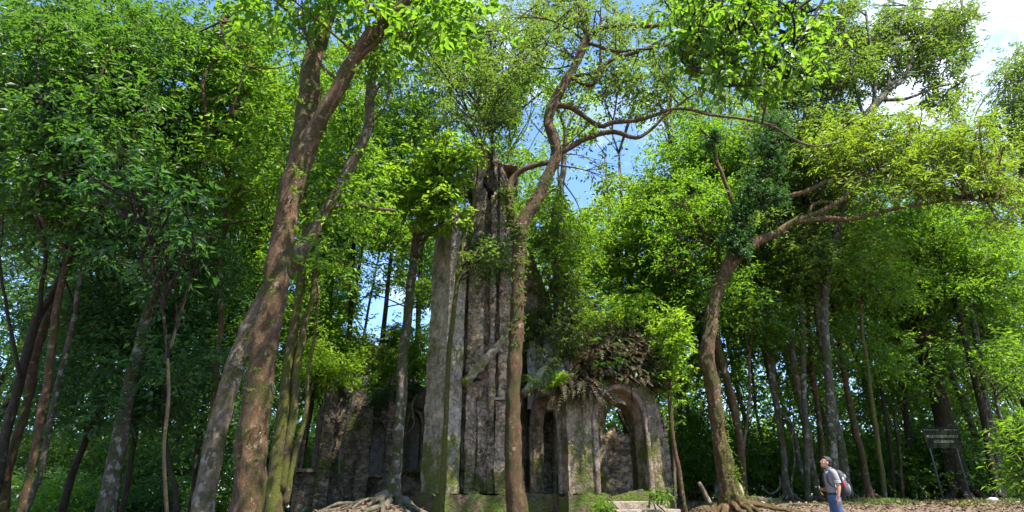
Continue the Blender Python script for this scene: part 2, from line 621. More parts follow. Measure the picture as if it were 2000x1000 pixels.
def leaves(cent, rad, n, size, mat, name='crown', parent=None, flat=.5, per=9, aspect=.42, droop=.25, gaps=1.0, rng=RNG, twig=.55, up=.7, shell=0):
    """n leaves set along short twigs inside the given clumps; one mesh"""
    cent = np.asarray(cent, float)
    rad = np.asarray(rad, float)
    nt_ = max(3, n // per)
    w = rad ** 2
    ci = rng.choice(len(cent), nt_, p=w / w.sum())
    b = norm(rng.normal(size=(nt_, 3))) * (rng.random((nt_, 1)) ** .45) * (1 + (rng.random((nt_, 1)) < .22) * rng.random((nt_, 1)) * .8)
    R = rad[ci][:, None]
    o = cent[ci] + b * R * np.array([1, 1, flat])
    d = norm(b * np.array([1, 1, .5]) + rng.normal(size=(nt_, 3)) * .55 + np.array([0, 0, -.05]))
    Lt = (twig * (.6 + .8 * rng.random((nt_, 1)))) * np.minimum(1, R / .7)
    if gaps:
        k = gap_keep(o + d * Lt * .5, rng, gaps)
        o, d, Lt = o[k], d[k], Lt[k]
    T = len(o)
    if T == 0:
        return None
    t = np.linspace(.1, 1, per)[None, :, None]
    P = o[:, None, :] + d[:, None, :] * Lt[:, None, :] * t + np.array([0, 0, -1.]) * (t ** 2) * Lt[:, None, :] * .25
    P = P.reshape(-1, 3) + rng.normal(size=(T * per, 3)) * size * .18
    dd = np.repeat(d, per, 0)
    side = norm(np.cross(dd, np.array([0, 0, 1.])))
    sg = np.tile(np.where(np.arange(per) % 2 == 0, 1., -1.), T)[:, None]
    ld = norm(dd * .6 + side * sg * .9 + rng.normal(size=(T * per, 3)) * .35 + np.array([0, 0, -droop]))
    nn = norm(np.array([0, 0, up]) + rng.normal(size=(T * per, 3)) * .45 - 0)
    nn = norm(nn - ld * (nn * ld).sum(1, keepdims=True))
    sd = np.cross(ld, nn)
    s = size * (.55 + .75 * rng.random((T * per, 1)))
    hw = s * aspect * .5
    V = np.stack([P, P + ld * s * .48 + sd * hw + nn * hw * .35, P + ld * s - nn * s * .12, P + ld * s * .48 - sd * hw + nn * hw * .35], 1)
    m = len(P)
    Fq = np.arange(m * 4).reshape(m, 4)
    return build(name, V.reshape(-1, 3), [Fq], mat, parent, False)


def px_blobs(ells, D, dD, R, rng=RNG):
    """clump centres sampled over ellipses of the picture, spread in depth. ells: (cx, cy, rx, ry, n)"""
    C, Rr = [], []
    for e in ells:
        cx, cy, rx, ry, n = e[:5]
        DD = e[5] if len(e) > 5 else D
        for _ in range(n):
            a = rng.random() * 2 * PI
            q = math.sqrt(rng.random()) * (1.0 + .25 * math.sin(3 * a + cx) * math.cos(2 * a + cy))
            C.append(at(cx + rx * q * math.cos(a), cy + ry * q * math.sin(a), DD + (rng.random() * 2 - 1) * dD))
            Rr.append(R * (.65 + .7 * rng.random()))
    return np.array(C), np.array(Rr)


# ------------------------------------------------------------------ limbs
WK = .80


def limb_pts(spec, D, k=7, ground=False):
    """spec rows: (px, py, width px[, D]) -> world points, radii"""
    P, R = [], []
    for s in spec:
        d = s[3] if len(s) > 3 else D
        P.append(at(s[0], s[1], d))
        R.append(s[2] * .5 / F * dist_t(s[1], d) * WK)
    P, R = np.array(P), np.array(R)
    if ground:
        p0, p1 = P[0], P[1]
        dr = (p0 - p1) / max(.3, p1[2] - p0[2])
        dr[:2] *= .5
        gz0 = gz(p0[0], p0[1])
        h = p0[2] - gz0
        if h > .15:
            q = p0 + np.array([dr[0], dr[1], -1.]) * (h + .15)
            q[2] = gz(q[0], q[1]) - .15
            P = np.vstack([q, P])
            R = np.concatenate([[R[0] * (1.18 + .1 * min(h, 1.5))], R])
        elif h > -.05:
            P[0, 2] = gz0 - .15
    Q = spline(np.hstack([P, R[:, None]]), k)
    return Q[:, :3], np.maximum(Q[:, 3], .004)


def wiggle(P, amp, f=.8, seed=0.):
    n = np.stack([fbm(P * f + seed, 2), fbm(P * f + 31 + seed, 2), 0 * P[:, 0]], -1)
    s = np.minimum(1, np.linspace(0, 6, len(P)))[:, None]
    return P + n * amp * s


def limb(spec, D, mat, parent, name='branch', sides=10, rough=.16, wig=.03, k=7):
    m = MB()
    P, R = limb_pts(spec, D, k)
    m.tube(wiggle(P, wig, 1.3), R, sides, rough)
    return m.build(name, mat, parent)


def twigs_to(mb, src, cent, rad, rng, frac=.6, r0=.03):
    """thin curved boughs from the nearest limb points out to leaf clumps, forked at the end"""
    src = np.asarray(src, float)
    for c, R in zip(cent, rad):
        if rng.random() > frac:
            continue
        dd = np.linalg.norm((src - c) * np.array([1, 1, 1.0]) + np.array([0, 0, .6]), axis=1) + rng.random(len(src)) * 1.2
        a = src[np.argmin(dd)]
        v = c - a
        l = np.linalg.norm(v)
        if l < .3:
            continue
        mid = a + v * .5 + rng.normal(size=3) * l * .09 + np.array([0, 0, .08 * l])
        P = spline(np.array([a, mid, c]), 5)
        r = r0 * (.5 + .25 * l)
        r = min(r, .07)
        mb.tube(P, np.linspace(r, r * .3, len(P)), 5)
        for _ in range(3):
            e = c + norm(rng.normal(size=3) * np.array([1, 1, .5])) * R * .9
            s0 = P[int(len(P) * (.5 + .4 * rng.random()))]
            q = spline(np.array([s0, (s0 + e) / 2 + rng.normal(size=3) * .08, e]), 3)
            mb.tube(q, np.linspace(r * .45, .006, len(q)), 4)


TREE_ALL = []


def tree(label, D, stem, bark, limbs=(), crown=(), leaf='mid', size=.15, n=8000, R=.8, dD=2.0, flat=.5, lobes=0, lobe_amp=.2,
         lobe_fall=1.0, group=None, name='tree', cat='tree', sides=16, rough=.14, tw=.6, gaps=1.0, aspect=.42, seed=None, wig=.04, k=8, droop=.25, up=.7, per=9, cdo=0.):
    rng = np.random.default_rng(seed if seed is not None else int(abs(stem[0][0]) * 7 + D * 13))
    P, Rr = limb_pts(stem, D, k, ground=True)
    P = wiggle(P, wig, .9, stem[0][0] * .01)
    base = np.array([P[0][0], P[0][1], gz(P[0][0], P[0][1])])
    root = empty(name, base, label, cat, group)
    m = MB()
    m.tube(P, Rr, sides, rough, lobes, lobe_amp, lobe_fall)
    src = [P[len(P) // 2:]]
    m.build('trunk', M[bark], root)
    for lb in limbs:
        lp, lr = limb_pts(lb, D, 6)
        lp = wiggle(lp, .05, 1.3, lb[0][0] * .02)
        b = MB()
        b.tube(lp, lr, max(6, sides // 2), rough)
        b.build('branch', M[bark], root)
        src.append(lp[len(lp) // 3:])
    if crown:
        crown = [(e[0], e[1], e[2] * 1.13, e[3] * 1.1, int(e[4] * 1.9) + 1) + tuple(e[5:]) for e in crown]
        R = R * .70
        flat = flat * .72
        c, r = px_blobs(crown, D + cdo, dD, R, rng)
        kk = (gap_keep(c, rng, gaps) & gap_keep(c, rng, gaps) & gap_keep(c, rng, gaps)) if gaps else np.ones(len(c), bool)
        tb = MB()
        twigs_to(tb, np.vstack(src), c[kk], r[kk], rng, tw)
        if tb.n:
            tag(tb.build('twigs', M[bark if bark != 'bark_moss' else 'bark_dark'], root), kind='stuff')
        leaves(c, r, n, size, M[leaf], 'crown', root, flat, per, aspect, droop, gaps, rng, up=up)
    TREE_ALL.append(root)
    return root

# ================================================================== the ruined church
SUN_EL, SUN_AZ = math.radians(62), math.radians(122)      # azimuth clockwise from +y


def wall(name, A, B, z0, top, th, openings, mat, parent, res=.09, amp=.03, rough_top=.12, seed=0.):
    """upright wall from A to B (plan points, left to right as seen from the front); top: function of w; openings (w0, w1, sill, spring, rise)"""
    A, B = np.array(A, float), np.array(B, float)
    Lw = np.linalg.norm(B - A)
    u = (B - A) / Lw
    nb = np.array([-u[1], u[0]])                 # towards the back
    ws = list(np.linspace(0, Lw, max(2, int(Lw / res)) + 1))
    for (a, b, *_r) in openings:
        ws = [w for w in ws if not (a - .001 < w < b + .001)]
        c, h = (a + b) / 2, (b - a) / 2
        ws += [c - h * math.cos(t) for t in np.linspace(0, PI, 17)]
    ws = np.array(sorted(ws))
    mb = MB()

    def pos(w, s, z):
        w, s, z = np.broadcast_arrays(np.asarray(w, float), s, z)
        xy = A + w[..., None] * u + s[..., None] * nb
        P = np.concatenate([xy, z[..., None]], -1)
        dsp = fbm(P * 2.6 + seed, 4) * amp
        P[..., :2] += nb * dsp[..., None] * np.where(s < th * .5, 1, -1)[..., None]
        return P

    def topz(w):
        return top(w) + rough_top * fbm(np.array([w * 3.1 + seed, seed, 1.]), 3)

    def arch(w, o):
        a, b, sill, spring, rise = o
        c, h = (a + b) / 2, (b - a) / 2
        q = min(1, abs(w - c) / h)
        return spring + rise * max(0, (1 - q ** 2.1)) ** .52

    def grid(Pa):
        n, m_ = Pa.shape[:2]
        i = np.arange(n - 1)[:, None] * m_
        j = np.arange(m_ - 1)[None, :]
        Fq = np.stack([i + j, i + m_ + j, i + m_ + j + 1, i + j + 1], -1).reshape(-1, 4)
        mb.add(Pa.reshape(-1, 3), Fq)

    # group consecutive columns with the same topology
    def runs():
        segs, cur, lab = [], [ws[0]], None
        for w0, w1 in zip(ws[:-1], ws[1:]):
            mid = (w0 + w1) / 2
            l = next((k for k, o in enumerate(openings) if o[0] < mid < o[1]), -1)
            if lab is None or l == lab:
                cur.append(w1)
            else:
                segs.append((lab, np.array(cur)))
                cur = [w0, w1]
            lab = l
        segs.append((lab, np.array(cur)))
        return segs

    def block(cols, zlo, zhi, lo_face, hi_face):
        rows = max(2, int((max(zhi) - min(zlo)) / res)) + 1
        t = np.linspace(0, 1, rows)
        Z = np.array(zlo)[:, None] * (1 - t) + np.array(zhi)[:, None] * t
        W = np.repeat(np.array(cols)[:, None], rows, 1)
        fr, bk = pos(W, 0 * W, Z), pos(W, 0 * W + th, Z)
        grid(fr)
        grid(bk[::-1])
        st = np.linspace(0, 1, 6)
        for face, zz in ((lo_face, Z[:, 0]), (hi_face, Z[:, -1])):
            if face:
                S = np.repeat((st * th)[None, :], len(cols), 0)
                a = pos(np.repeat(np.array(cols)[:, None], 6, 1), S, np.repeat(zz[:, None], 6, 1))
                a[:, 0] = fr[:, 0 if face is lo_face and zz is not Z[:, -1] and np.all(zz == Z[:, 0]) else -1]
                a[:, -1] = bk[:, 0 if np.all(zz == Z[:, 0]) else -1]
                grid(a)

    def cheek(w, zlo, zhi):
        rows = max(2, int((zhi - zlo) / res)) + 1
        Z = np.linspace(zlo, zhi, rows)
        S = np.linspace(0, 1, 6) * th
        ZZ, SS = np.meshgrid(Z, S)
        Pq = pos(0 * ZZ + w, SS, ZZ)
        grid(Pq)

    for lab, cols in runs():
        tz = [topz(w) for w in cols]
        if lab < 0:
            block(cols, [z0] * len(cols), tz, False, True)
        else:
            o = openings[lab]
            az = [arch(w, o) for w in cols]
            tz2 = [max(a + .03, t) for a, t in zip(az, tz)]
            block(cols, az, tz2, True, True)
            if o[2] > z0 + .01:
                block(cols, [z0] * len(cols), [o[2]] * len(cols), False, True)
            cheek(cols[0], max(z0, o[2]), az[0])
            cheek(cols[-1], max(z0, o[2]), az[-1])
    cheek(0, z0, topz(0))
    cheek(Lw, z0, topz(Lw))
    o = mb.build(name, mat, parent)
    o.data.set_sharp_from_angle(angle=math.radians(45))
    return o


def moulding(A, B, o, off, wid, th, mat, parent, name='arch_moulding', legs=True):
    """raised band round an arched opening, standing proud of the wall face"""
    A, B = np.array(A, float), np.array(B, float)
    u = (B - A) / np.linalg.norm(B - A)
    nb = np.array([-u[1], u[0]])
    a, b, sill, spring, rise = o
    c, h = (a + b) / 2, (b - a) / 2
    pts = []
    if legs:
        for z in np.linspace(sill, spring, 14)[:-1]:
            pts.append((a, z, -1, 0))
    for t in np.linspace(PI, 0, 31):
        w = c + h * math.cos(t)
        q = min(1, abs(w - c) / h)
        z = spring + rise * max(0, (1 - q ** 2.1)) ** .52
        pts.append((w, z, math.cos(t), math.sin(t)))
    if legs:
        for z in np.linspace(spring, sill, 14)[1:]:
            pts.append((b, z, 1, 0))
    pts = np.array(pts)
    V = []
    for (w, z, dw, dz) in pts:
        for (rr, s) in ((0, .05), (0, -off), (wid * .5, -off * 1.25), (wid, -off * .8), (wid, .05)):
            ww, zz = w + dw * rr, z + dz * rr
            p = A + u * ww + nb * s
            V.append([p[0], p[1], zz])
    V = np.array(V).reshape(len(pts), 5, 3)
    V[..., :2] += nb * (fbm(V * 3.2, 3) * .022)[..., None]
    mb = MB()
    n = len(pts)
    i = np.arange(n - 1)[:, None] * 5
    j = np.arange(4)[None, :]
    mb.add(V.reshape(-1, 3), np.stack([i + j, i + 5 + j, i + 5 + j + 1, i + j + 1], -1).reshape(-1, 4))
    return mb.build(name, mat, parent)


def prism(poly, z0, ztop, mat, name, parent, res=.09, amp=.035, dent=None, closed=True):
    """upright block over a plan outline, faces finely divided and roughened; ztop: function of (x, y)"""
    poly = np.array(poly, float)
    n = len(poly)
    cen = poly.mean(0)
    ring = []
    for i in range(n if closed else n - 1):
        a, b = poly[i], poly[(i + 1) % n]
        k = max(1, int(np.linalg.norm(b - a) / res))
        for t in range(k):
            ring.append(a + (b - a) * t / k)
    ring = np.array(ring)
    m_ = len(ring)
    zt = np.array([ztop(p[0], p[1]) + .1 * fbm(np.array([p[0] * 4, p[1] * 4, 2.]), 3) for p in ring])
    rows = int((zt.max() - z0) / res) + 1
    t = np.linspace(0, 1, rows)
    Z = z0 + (zt[None, :] - z0) * t[:, None]
    nx = np.roll(ring, -1, 0) - np.roll(ring, 1, 0)
    nrm = np.stack([nx[:, 1], -nx[:, 0]], -1)
    nrm /= np.linalg.norm(nrm, axis=1)[:, None] + 1e-9
    P = np.concatenate([np.repeat(ring[None], rows, 0), Z[..., None]], -1)
    d = fbm(P * 2.7, 4) * amp
    if dent:
        d = d - dent(P)
    P[..., :2] += nrm[None] * d[..., None]
    mb = MB()
    i = np.arange(rows - 1)[:, None] * m_
    j = np.arange(m_)[None, :]
    j2 = (j + 1) % m_
    mb.add(P.reshape(-1, 3), np.stack([i + j, i + j2, i + m_ + j2, i + m_ + j], -1).reshape(-1, 4))
    capv = np.vstack([P[-1], [[cen[0], cen[1], float(np.mean(zt)) - .15]]])
    jj = np.arange(m_)
    mb.add(capv, None, np.stack([jj, (jj + 1) % m_, np.full(m_, m_)], 1))
    o = mb.build(name, mat, parent)
    o.data.set_sharp_from_angle(angle=math.radians(38))
    return o


church = empty('ruined_church', (0, 16, gz(0, 14)), 'roofless mossy stone church ruin with tall tower and arched porch', 'ruin')

# --- tower
lowpl = [(-2.42, 16.8), (-2.42, 15.15), (-1.68, 14.42), (-1.22, 14.82), (.08, 14.72), (.10, 16.8)]
prism(lowpl, -.2, lambda x, y: 1.2, M['plinth'], 'tower_plinth', church, .1, .03)


def top_butt(x, y):
    return 8.55 + .5 * (x + 2.0)


prism([(-2.28, 16.3), (-2.28, 15.26), (-1.70, 14.60), (-1.30, 14.98), (-1.28, 16.3)], 1.2, top_butt, M['butt_sunlit'], 'buttress', church, .08, .03)


def top_body(x, y):
    return float(np.interp(x, [-1.35, -1.1, -.85, -.5, -.3, -.1, .06], [10.6, 11.2, 11.4, 11.0, 10.5, 9.9, 9.3])) - .45 * max(0, y - 15.2)


def dent_body(P):
    x, z, y = P[..., 0], P[..., 2], P[..., 1]
    dd = np.zeros(x.shape)
    # pointed opening near the top, broken pocket lower down
    e = ((x + .66) / (.20 * np.clip((11.0 - z) / 1.4, .15, 1))) ** 2 + ((z - 10.2) / .85) ** 2
    dd = np.where((e < 1) & (y < 15.3), .8, dd)
    dd = dd - .025 * np.clip(fbm(P * 1.1 + 40, 3), -.8, .8) - .03 * (np.abs(fbm(P * 6., 3)))
    e2 = ((x + .98) / .2) ** 2 + ((z - 4.05) / .13) ** 2
    dd = np.where((e2 < 1) & (y < 15.3), .3, dd)
    e3 = np.clip(1 - ((x + .86) / .10) ** 2, 0, 1) * ((z > 1.3) & (z < 3.5))
    dd = np.where(y < 15.3, dd + e3 * .25, dd)
    return dd


prism([(-1.32, 17.2), (-1.29, 15.30), (-1.20, 15.30), (-1.17, 14.98), (-.80, 14.92), (-.76, 15.12), (-.62, 15.12), (-.59, 14.94), (-.46, 14.93), (-.44, 15.10), (-.36, 15.10), (-.33, 14.90), (.04, 14.90), (.05, 17.2)],
      1.2, top_body, M['tower'], 'tower', church, .055, .035, dent_body)
# projecting lower panel with its ledge
prism([(-.42, 15.0), (-.42, 14.80), (.02, 14.78), (.02, 15.0)], 1.2, lambda x, y: 3.38, M['tower'], 'wall_panel', church, .06, .025)
mb = MB()
mb.box((-.20, 14.84, 3.43), (.25, .10, .03))
mb.build('ledge', M['step'], church, False)
# slanting coping of the fallen aisle roof
a, b = at(904, 752, 14.62), at(1000, 645, 14.5)
d = norm(b - a)
ptsx = np.linspace(a, b, 22)
mb = MB()
rr = .155 + .05 * fbm(ptsx * 3, 3)
mb.tube(ptsx, rr * .85, 14, .55, ell=(1.5, .7), freq=3.2)
mb.build('coping', M['coping'], church)
# flank of the aisle behind the centre tree, up to the porch
C0 = np.array([1.35, 14.5])
ang = math.radians(20)
U = np.array([math.cos(ang), math.sin(ang)])
Vv = np.array([-math.sin(ang), math.cos(ang)])


def PL(w, s):
    return C0 + U * w + Vv * s


# gable wall of the nave behind the porch
gA, gB = PL(-1.75, 2.75), PL(4.2, 2.75)


def gable_top(w):
    return float(np.interp(w, [0, .5, 1.3, 2.0, 2.7, 3.6, 4.8, 6.0], [5.6, 7.2, 9.4, 8.7, 6.8, 6.2, 5.6, 4.4]))


def wall_extra():
    o_in = (1.75 + 2.60, 1.75 + 3.70, 1.2, 3.05, .75)
    o_l = (1.75 + .35, 1.75 + 1.50, 1.2, 3.0, .6)
    wall('gable_wall', gA, gB, 1.0, gable_top, .5, [o_l, o_in], M['porch'], church, .1, .035, .3, 3.)


wall_extra()
# --- porch
pl = [tuple(PL(-.08, 2.9)), tuple(PL(-.08, -.10)), tuple(PL(.82, -.10)), tuple(PL(.84, .0)), tuple(PL(2.9, .0)), tuple(PL(2.9, 2.9))]
prism(pl, -.1, lambda x, y: 1.2, M['plinth'], 'porch_plinth', church, .1, .03)
oR = (.82, 2.20, 1.2, 2.80, .92)
A_, B_ = PL(0, 0), PL(2.72, 0)


def ptop(w):
    return float(np.interp(w, [0, .3, 1.1, 1.6, 2.2, 2.5, 2.72], [3.7, 3.9, 4.0, 4.1, 4.1, 3.85, 3.4]))


wall('porch_front', A_, B_, 1.2, ptop, .5, [oR], M['porch'], church, .08, .03, .2, 7.)
moulding(A_, B_, oR, .045, .13, .1, M['mould'], church)
# left flank: from its far end to the corner
FA, FB = PL(0, 2.72), PL(0, .30)
oL = (.40, 2.22, 1.2, 2.72, .95)
wall('porch_flank', FA, FB, 1.2, lambda w: 3.95 + .05 * w, .34, [oL], M['porch'], church, .08, .03, .2, 11.)
moulding(FA, FB, oL, .05, .16, .1, M['mould'], church)
# rubble wall coloured as if sunlit, seen through the doors
rA, rB = (3.0, 20.6), (5.3, 20.2)
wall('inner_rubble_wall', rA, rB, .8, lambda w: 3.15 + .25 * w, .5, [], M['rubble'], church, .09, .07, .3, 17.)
wall('added_shade_wall', (.3, 18.0), (2.3, 18.7), .8, lambda w: 5.2, .5, [], M['nave'], church, .12, .06, .3, 19.)  # added wall, put in so the left opening looks dark
# steps before the right door
for i, (s0, zt) in enumerate([(-.36, 1.03), (-.72, .86), (-1.08, .69), (-1.44, .52)]):
    m = MB()
    w0, w1 = .84 - .02 * i, 2.42 + .12 * i
    cx = PL((w0 + w1) / 2, s0 / 2 + .0)
    rot = [[U[0], Vv[0], 0], [U[1], Vv[1], 0], [0, 0, 1]]
    m.box((cx[0], cx[1], (zt - .3) / 2 + .0), ((w1 - w0) / 2, -s0 / 2 + .002 * i, (zt + .3) / 2), rot)
    o = m.build('step', M['step'], church, False)
    md = o.modifiers.new('bevel', 'BEVEL')
    md.width = .02
    md.segments = 2
# dark front of the aisle between tower and porch
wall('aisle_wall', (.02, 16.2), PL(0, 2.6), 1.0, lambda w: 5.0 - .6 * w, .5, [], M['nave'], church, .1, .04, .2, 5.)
prism([(.0, 16.4), (.0, 15.2), (1.0, 15.2), (1.0, 16.4)], -.1, lambda x, y: 1.18, M['plinth'], 'aisle_plinth', church, .12, .03)
# slanting gable coping above the left porch arch
mb = MB()
q = np.linspace(at(1022, 770, 16.0), at(1108, 668, 16.6), 16)
mb.tube(q, .13 + 0 * q[:, 0], 6, .25, ell=(1.4, .8))
mb.build('coping', M['coping'], church)
prism([(.45, 17.0), (.45, 16.5), (1.75, 16.75), (1.75, 17.2)], 3.4, lambda x, y: 4.9 + .8 * x, M['pale'], 'gable_plaster', church, .09, .02)

# --- nave wall on the left
NA, NB = np.array([at(572, 960, 17.2)[0], 17.2]), np.array([-1.9, 18.2])
LW = np.linalg.norm(NB - NA)


def wpx(px):
    # w along the nave wall seen at pixel column px
    k = (px - 1000) / F * CP
    # NA + w*u : x = k*y (near eye level)
    u = (NB - NA) / LW
    return (k * NA[1] - NA[0]) / (u[0] - k * u[1])


def nave_top(w):
    xs = [wpx(p) for p in (572, 588, 612, 640, 690, 705, 722, 735, 752, 770, 800, 830)]
    ys = [(3.3), 4.5, 4.9, 4.3, 4.25, 3.8, 3.85, 4.3, 4.75, 4.5, 4.35, 4.4]
    return float(np.interp(w, xs, ys))


o1 = (wpx(583), wpx(611), 1.85, 4.2, .3)
o2 = (wpx(716), wpx(744), 1.72, 2.75, .45)
o3 = (wpx(788), wpx(816), 1.85, 3.0, .5)
wall('nave_wall', NA, NB, .3, nave_top, .6, [o1, o2, o3], M['nave'], church, .085, .06, .28, 23.)
for o in (o1, o2, o3):
    moulding(NA, NB, o, .035, .09, .1, M['nave'], church, 'window_frame')
    uu = (NB - NA) / LW
    c = NA + uu * (o[0] + o[1]) / 2
    mb = MB()
    rot = [[uu[0], -uu[1], 0], [uu[1], uu[0], 0], [0, 0, 1]]
    mb.box((c[0] + uu[1] * .04, c[1] - uu[0] * .06, o[2] - .04), ((o[1] - o[0]) / 2 + .12, .13, .045), rot)
    mb.build('window_sill', M['nave'], church, False)
for px in (628, 703, 757):
    w = wpx(px)
    uu = (NB - NA) / LW
    nn_ = np.array([uu[1], -uu[0]])
    p = NA + uu * w
    q = [p - uu * .17 + nn_ * .0, p - uu * .17 + nn_ * .28, p + uu * .17 + nn_ * .28, p + uu * .17]
    prism([tuple(v) for v in q], .3, lambda x, y: nave_top(w) - .25, M['nave'], 'pilaster', church, .08, .04)
# far wall of the nave and a standing plaster stump inside
wall('far_nave_wall', NA + np.array([.1, .95]), NB + np.array([.5, .95]), .3, lambda w: 3.6 + .5 * math.sin(w * 2), .5, [], M['pale'], church, .12, .04, .3, 29.)
p = at(697, 790, 19.6)
prism([(p[0] - .35, p[1] + .3), (p[0] - .35, p[1] - .2), (p[0] + .35, p[1] - .2), (p[0] + .35, p[1] + .3)], .5, lambda x, y: 5.0 - .5 * abs(x - p[0]), M['pale'], 'wall_stump', church, .1, .04)
# fallen beam leaning behind the doors
mb = MB()
mb.tube(spline(np.array([at(1206, 800, 20.2), at(1224, 838, 20.0), at(1262, 905, 19.7)]), 5), [.07] * 11, 6, .2)
tag(mb.build('leaning_branch', M['bark_dark'], None), 'dark broken branch leaning across the rubble wall behind the arch', 'branch')

# ================================================================== growth on the ruin
rg = np.random.default_rng(77)


def overgrow(name, label, cat, blobs, D, dD, R, n, size, mat, stems=None, flat=.8, gaps=0, **kw):
    c, r = px_blobs(blobs, D, dD, R, rg)
    root = empty(name, (c[:, 0].mean(), c[:, 1].mean(), c[:, 2].min()), label, cat, kw.pop('group', None))
    tb = MB()
    for ci, ri in zip(c, r):
        e = ci + norm(rg.normal(size=3)) * ri
        s_ = ci - np.array([0, 0, ri * 1.3]) + rg.normal(size=3) * .1
        q = spline(np.array([s_, ci + rg.normal(size=3) * .1, e]), 3)
        tb.tube(q, np.linspace(.016, .005, len(q)), 4)
    tag(tb.build('stems', M['bark_dark'], root), kind='stuff')
    leaves(c, r, n, size, M[mat], 'foliage', root, flat, kw.pop('per', 8), kw.pop('aspect', .4), kw.pop('droop', .3), gaps, rg, kw.pop('twig', .3))
    return root


overgrow('ivy', 'tall column of dark climbing leaves over the pointed gable behind the porch', 'ivy',
         [(1085, 600, 52, 90, 34), (1090, 500, 34, 70, 18), (1050, 660, 40, 40, 12), (1125, 640, 40, 40, 12)], 16.7, .5, .36, 15000, .105, 'olive', droop=.5)
overgrow('ivy', 'green creeper curtain hanging off the tower shoulder left of the centre tree', 'creeper',
         [(965, 500, 26, 40, 8), (935, 470, 24, 24, 4), (985, 400, 14, 50, 4)], 14.7, .2, .26, 3000, .09, 'dark', droop=.6)
overgrow('shrub', 'bright green bushy plants rooted along the top of the nave wall', 'shrub',
         [(645, 720, 45, 32, 12), (615, 690, 25, 40, 6)], 17.4, .5, .38, 4200, .13, 'lime')
overgrow('shrub', 'rounded yellowish shrub behind the nave wall left of the slim rooted tree', 'shrub',
         [(715, 700, 55, 36, 14), (750, 740, 40, 40, 10), (690, 760, 20, 20, 3)], 20.5, .9, .5, 7000, .14, 'yellow')
overgrow('shrub', 'green bush growing between the slim rooted tree and the tower buttress', 'shrub',
         [(800, 690, 26, 50, 10), (830, 600, 14, 60, 5)], 18.5, .6, .42, 4200, .13, 'mid')
overgrow('shrub', 'dark spiky bush at the top of the far wall against the sky gap', 'shrub',
         [(772, 660, 28, 16, 6)], 21, .6, .4, 2200, .16, 'deep', aspect=.2)

def frond_mesh(name, nf, L, mat, width=.16, droop=1.0, rng=rg, up=1.1, pinn=13):
    """fern: arching fronds of paired leaflets"""
    V, Fq = [], []
    n = 0
    for f in range(nf):
        az = rng.random() * 2 * PI
        el = up * (.35 + .65 * rng.random())
        l = L * (.6 + .6 * rng.random())
        dh = np.array([math.cos(az), math.sin(az), 0])
        t = np.linspace(0, 1, pinn + 1)
        P = dh[None, :] * (t * l * math.cos(el * .8))[:, None] + np.array([0, 0, 1.])[None, :] * (l * (math.sin(el) * t - droop * .75 * t ** 2.2))[:, None]
        T = np.gradient(P, axis=0)
        T = norm(T)
        S = norm(np.cross(T, np.array([0, 0, 1.])))
        Nn = np.cross(S, T)
        for i in range(pinn):
            w = width * l * math.sin(PI * (.12 + .86 * t[i])) ** .8
            st = l / pinn * .42
            for sgn in (-1, 1):
                a = P[i]
                tip = a + S[i] * sgn * w + T[i] * w * .35 - Nn[i] * w * .15
                V += [a - T[i] * st, tip - T[i] * st * .3, tip + T[i] * st * .3, a + T[i] * st]
                Fq.append([n, n + 1, n + 2, n + 3])
                n += 4
        for i in range(pinn):
            V += [P[i] - S[i] * .004, P[i] + S[i] * .004, P[i + 1] + S[i + 1] * .003, P[i + 1] - S[i + 1] * .003]
            Fq.append([n, n + 1, n + 2, n + 3])
            n += 4
    return np.array(V), np.array(Fq)


def fern_set(mat, places, label, group, nf=11, L=.55, name='fern', droop=1.0, width=.16, cat='fern', up=1.1):
    protos = []
    for k in range(4):
        V, Fq = frond_mesh(name, nf, L, M[mat], width=width, droop=droop, up=up)
        protos.append((V, Fq))
    made = {}
    for i, (p, s) in enumerate(places):
        k = i % 4
        if k not in made:
            V, Fq = protos[k]
            o = build(name, V, [Fq], M[mat], None, False)
            made[k] = o
        else:
            o = made[k].copy()
            COL.objects.link(o)
        o.location = Vector([float(v) for v in p])
        o.rotation_euler = (rg.normal() * .25, rg.normal() * .25, rg.random() * 6.28)
        o.scale = (s, s, s)
        tag(o, label, cat, group)


pls = [(at(1035 + 85 * rg.random(), 735 + 28 * rg.random(), 14.35 + .6 * rg.random()), .45 + .5 * rg.random()) for _ in range(15)]
fern_set('lime', pls, 'bright green bladed tuft on the ledge above the left porch arch', 'bright tufts over the left porch arch', 24, .6, width=.045, up=1.25, droop=.9)
for mt, cnt, lab, grp in (('brown_fern', 120, 'brown withered fern in the heap on top of the porch', 'withered ferns heaped on the porch'),
                          ('dark', 45, 'dull green fern growing among the withered heap on the porch', 'green ferns among the withered heap')):
    pls = []
    for _ in range(cnt):
        x = 1130 + 165 * rg.random()
        t_ = abs(x - 1215) / 85
        y0, y1 = 650 + 65 * t_ ** 2, (752 if 1165 < x < 1280 else 775)
        y = y0 + (y1 - y0) * rg.random()
        pls.append((at(x, y, 14.42 + max(0, x - 1112) / 190 * .93 + max(0, 715 - y) * .018 + .12 * rg.random()), .35 + .6 * rg.random()))
    fern_set(mt, pls, lab, grp, 11, .55, droop=1.15)
pls = [(at(1085 + 100 * rg.random(), 742 + 36 * rg.random(), 14.35 + .2 * rg.random()), .6 + .6 * rg.random()) for _ in range(18)]
fern_set('brown_fern', pls, 'dry reddish fern drooping between the two porch arches', 'dry ferns drooping between the arches', 12, .5, droop=1.9)
mb_c = overgrow('scrub_mound', 'mound of soil roots and scrub that covers the porch roof under the ferns', 'scrub',
         [(1215, 715, 52, 40, 26, 15.6), (1150, 745, 30, 25, 10, 15.3), (1270, 745, 20, 30, 6, 15.6), (1200, 660, 36, 30, 12, 16.4)], 15.6, .5, .34, 9500, .09, 'brown_fern', droop=.8)
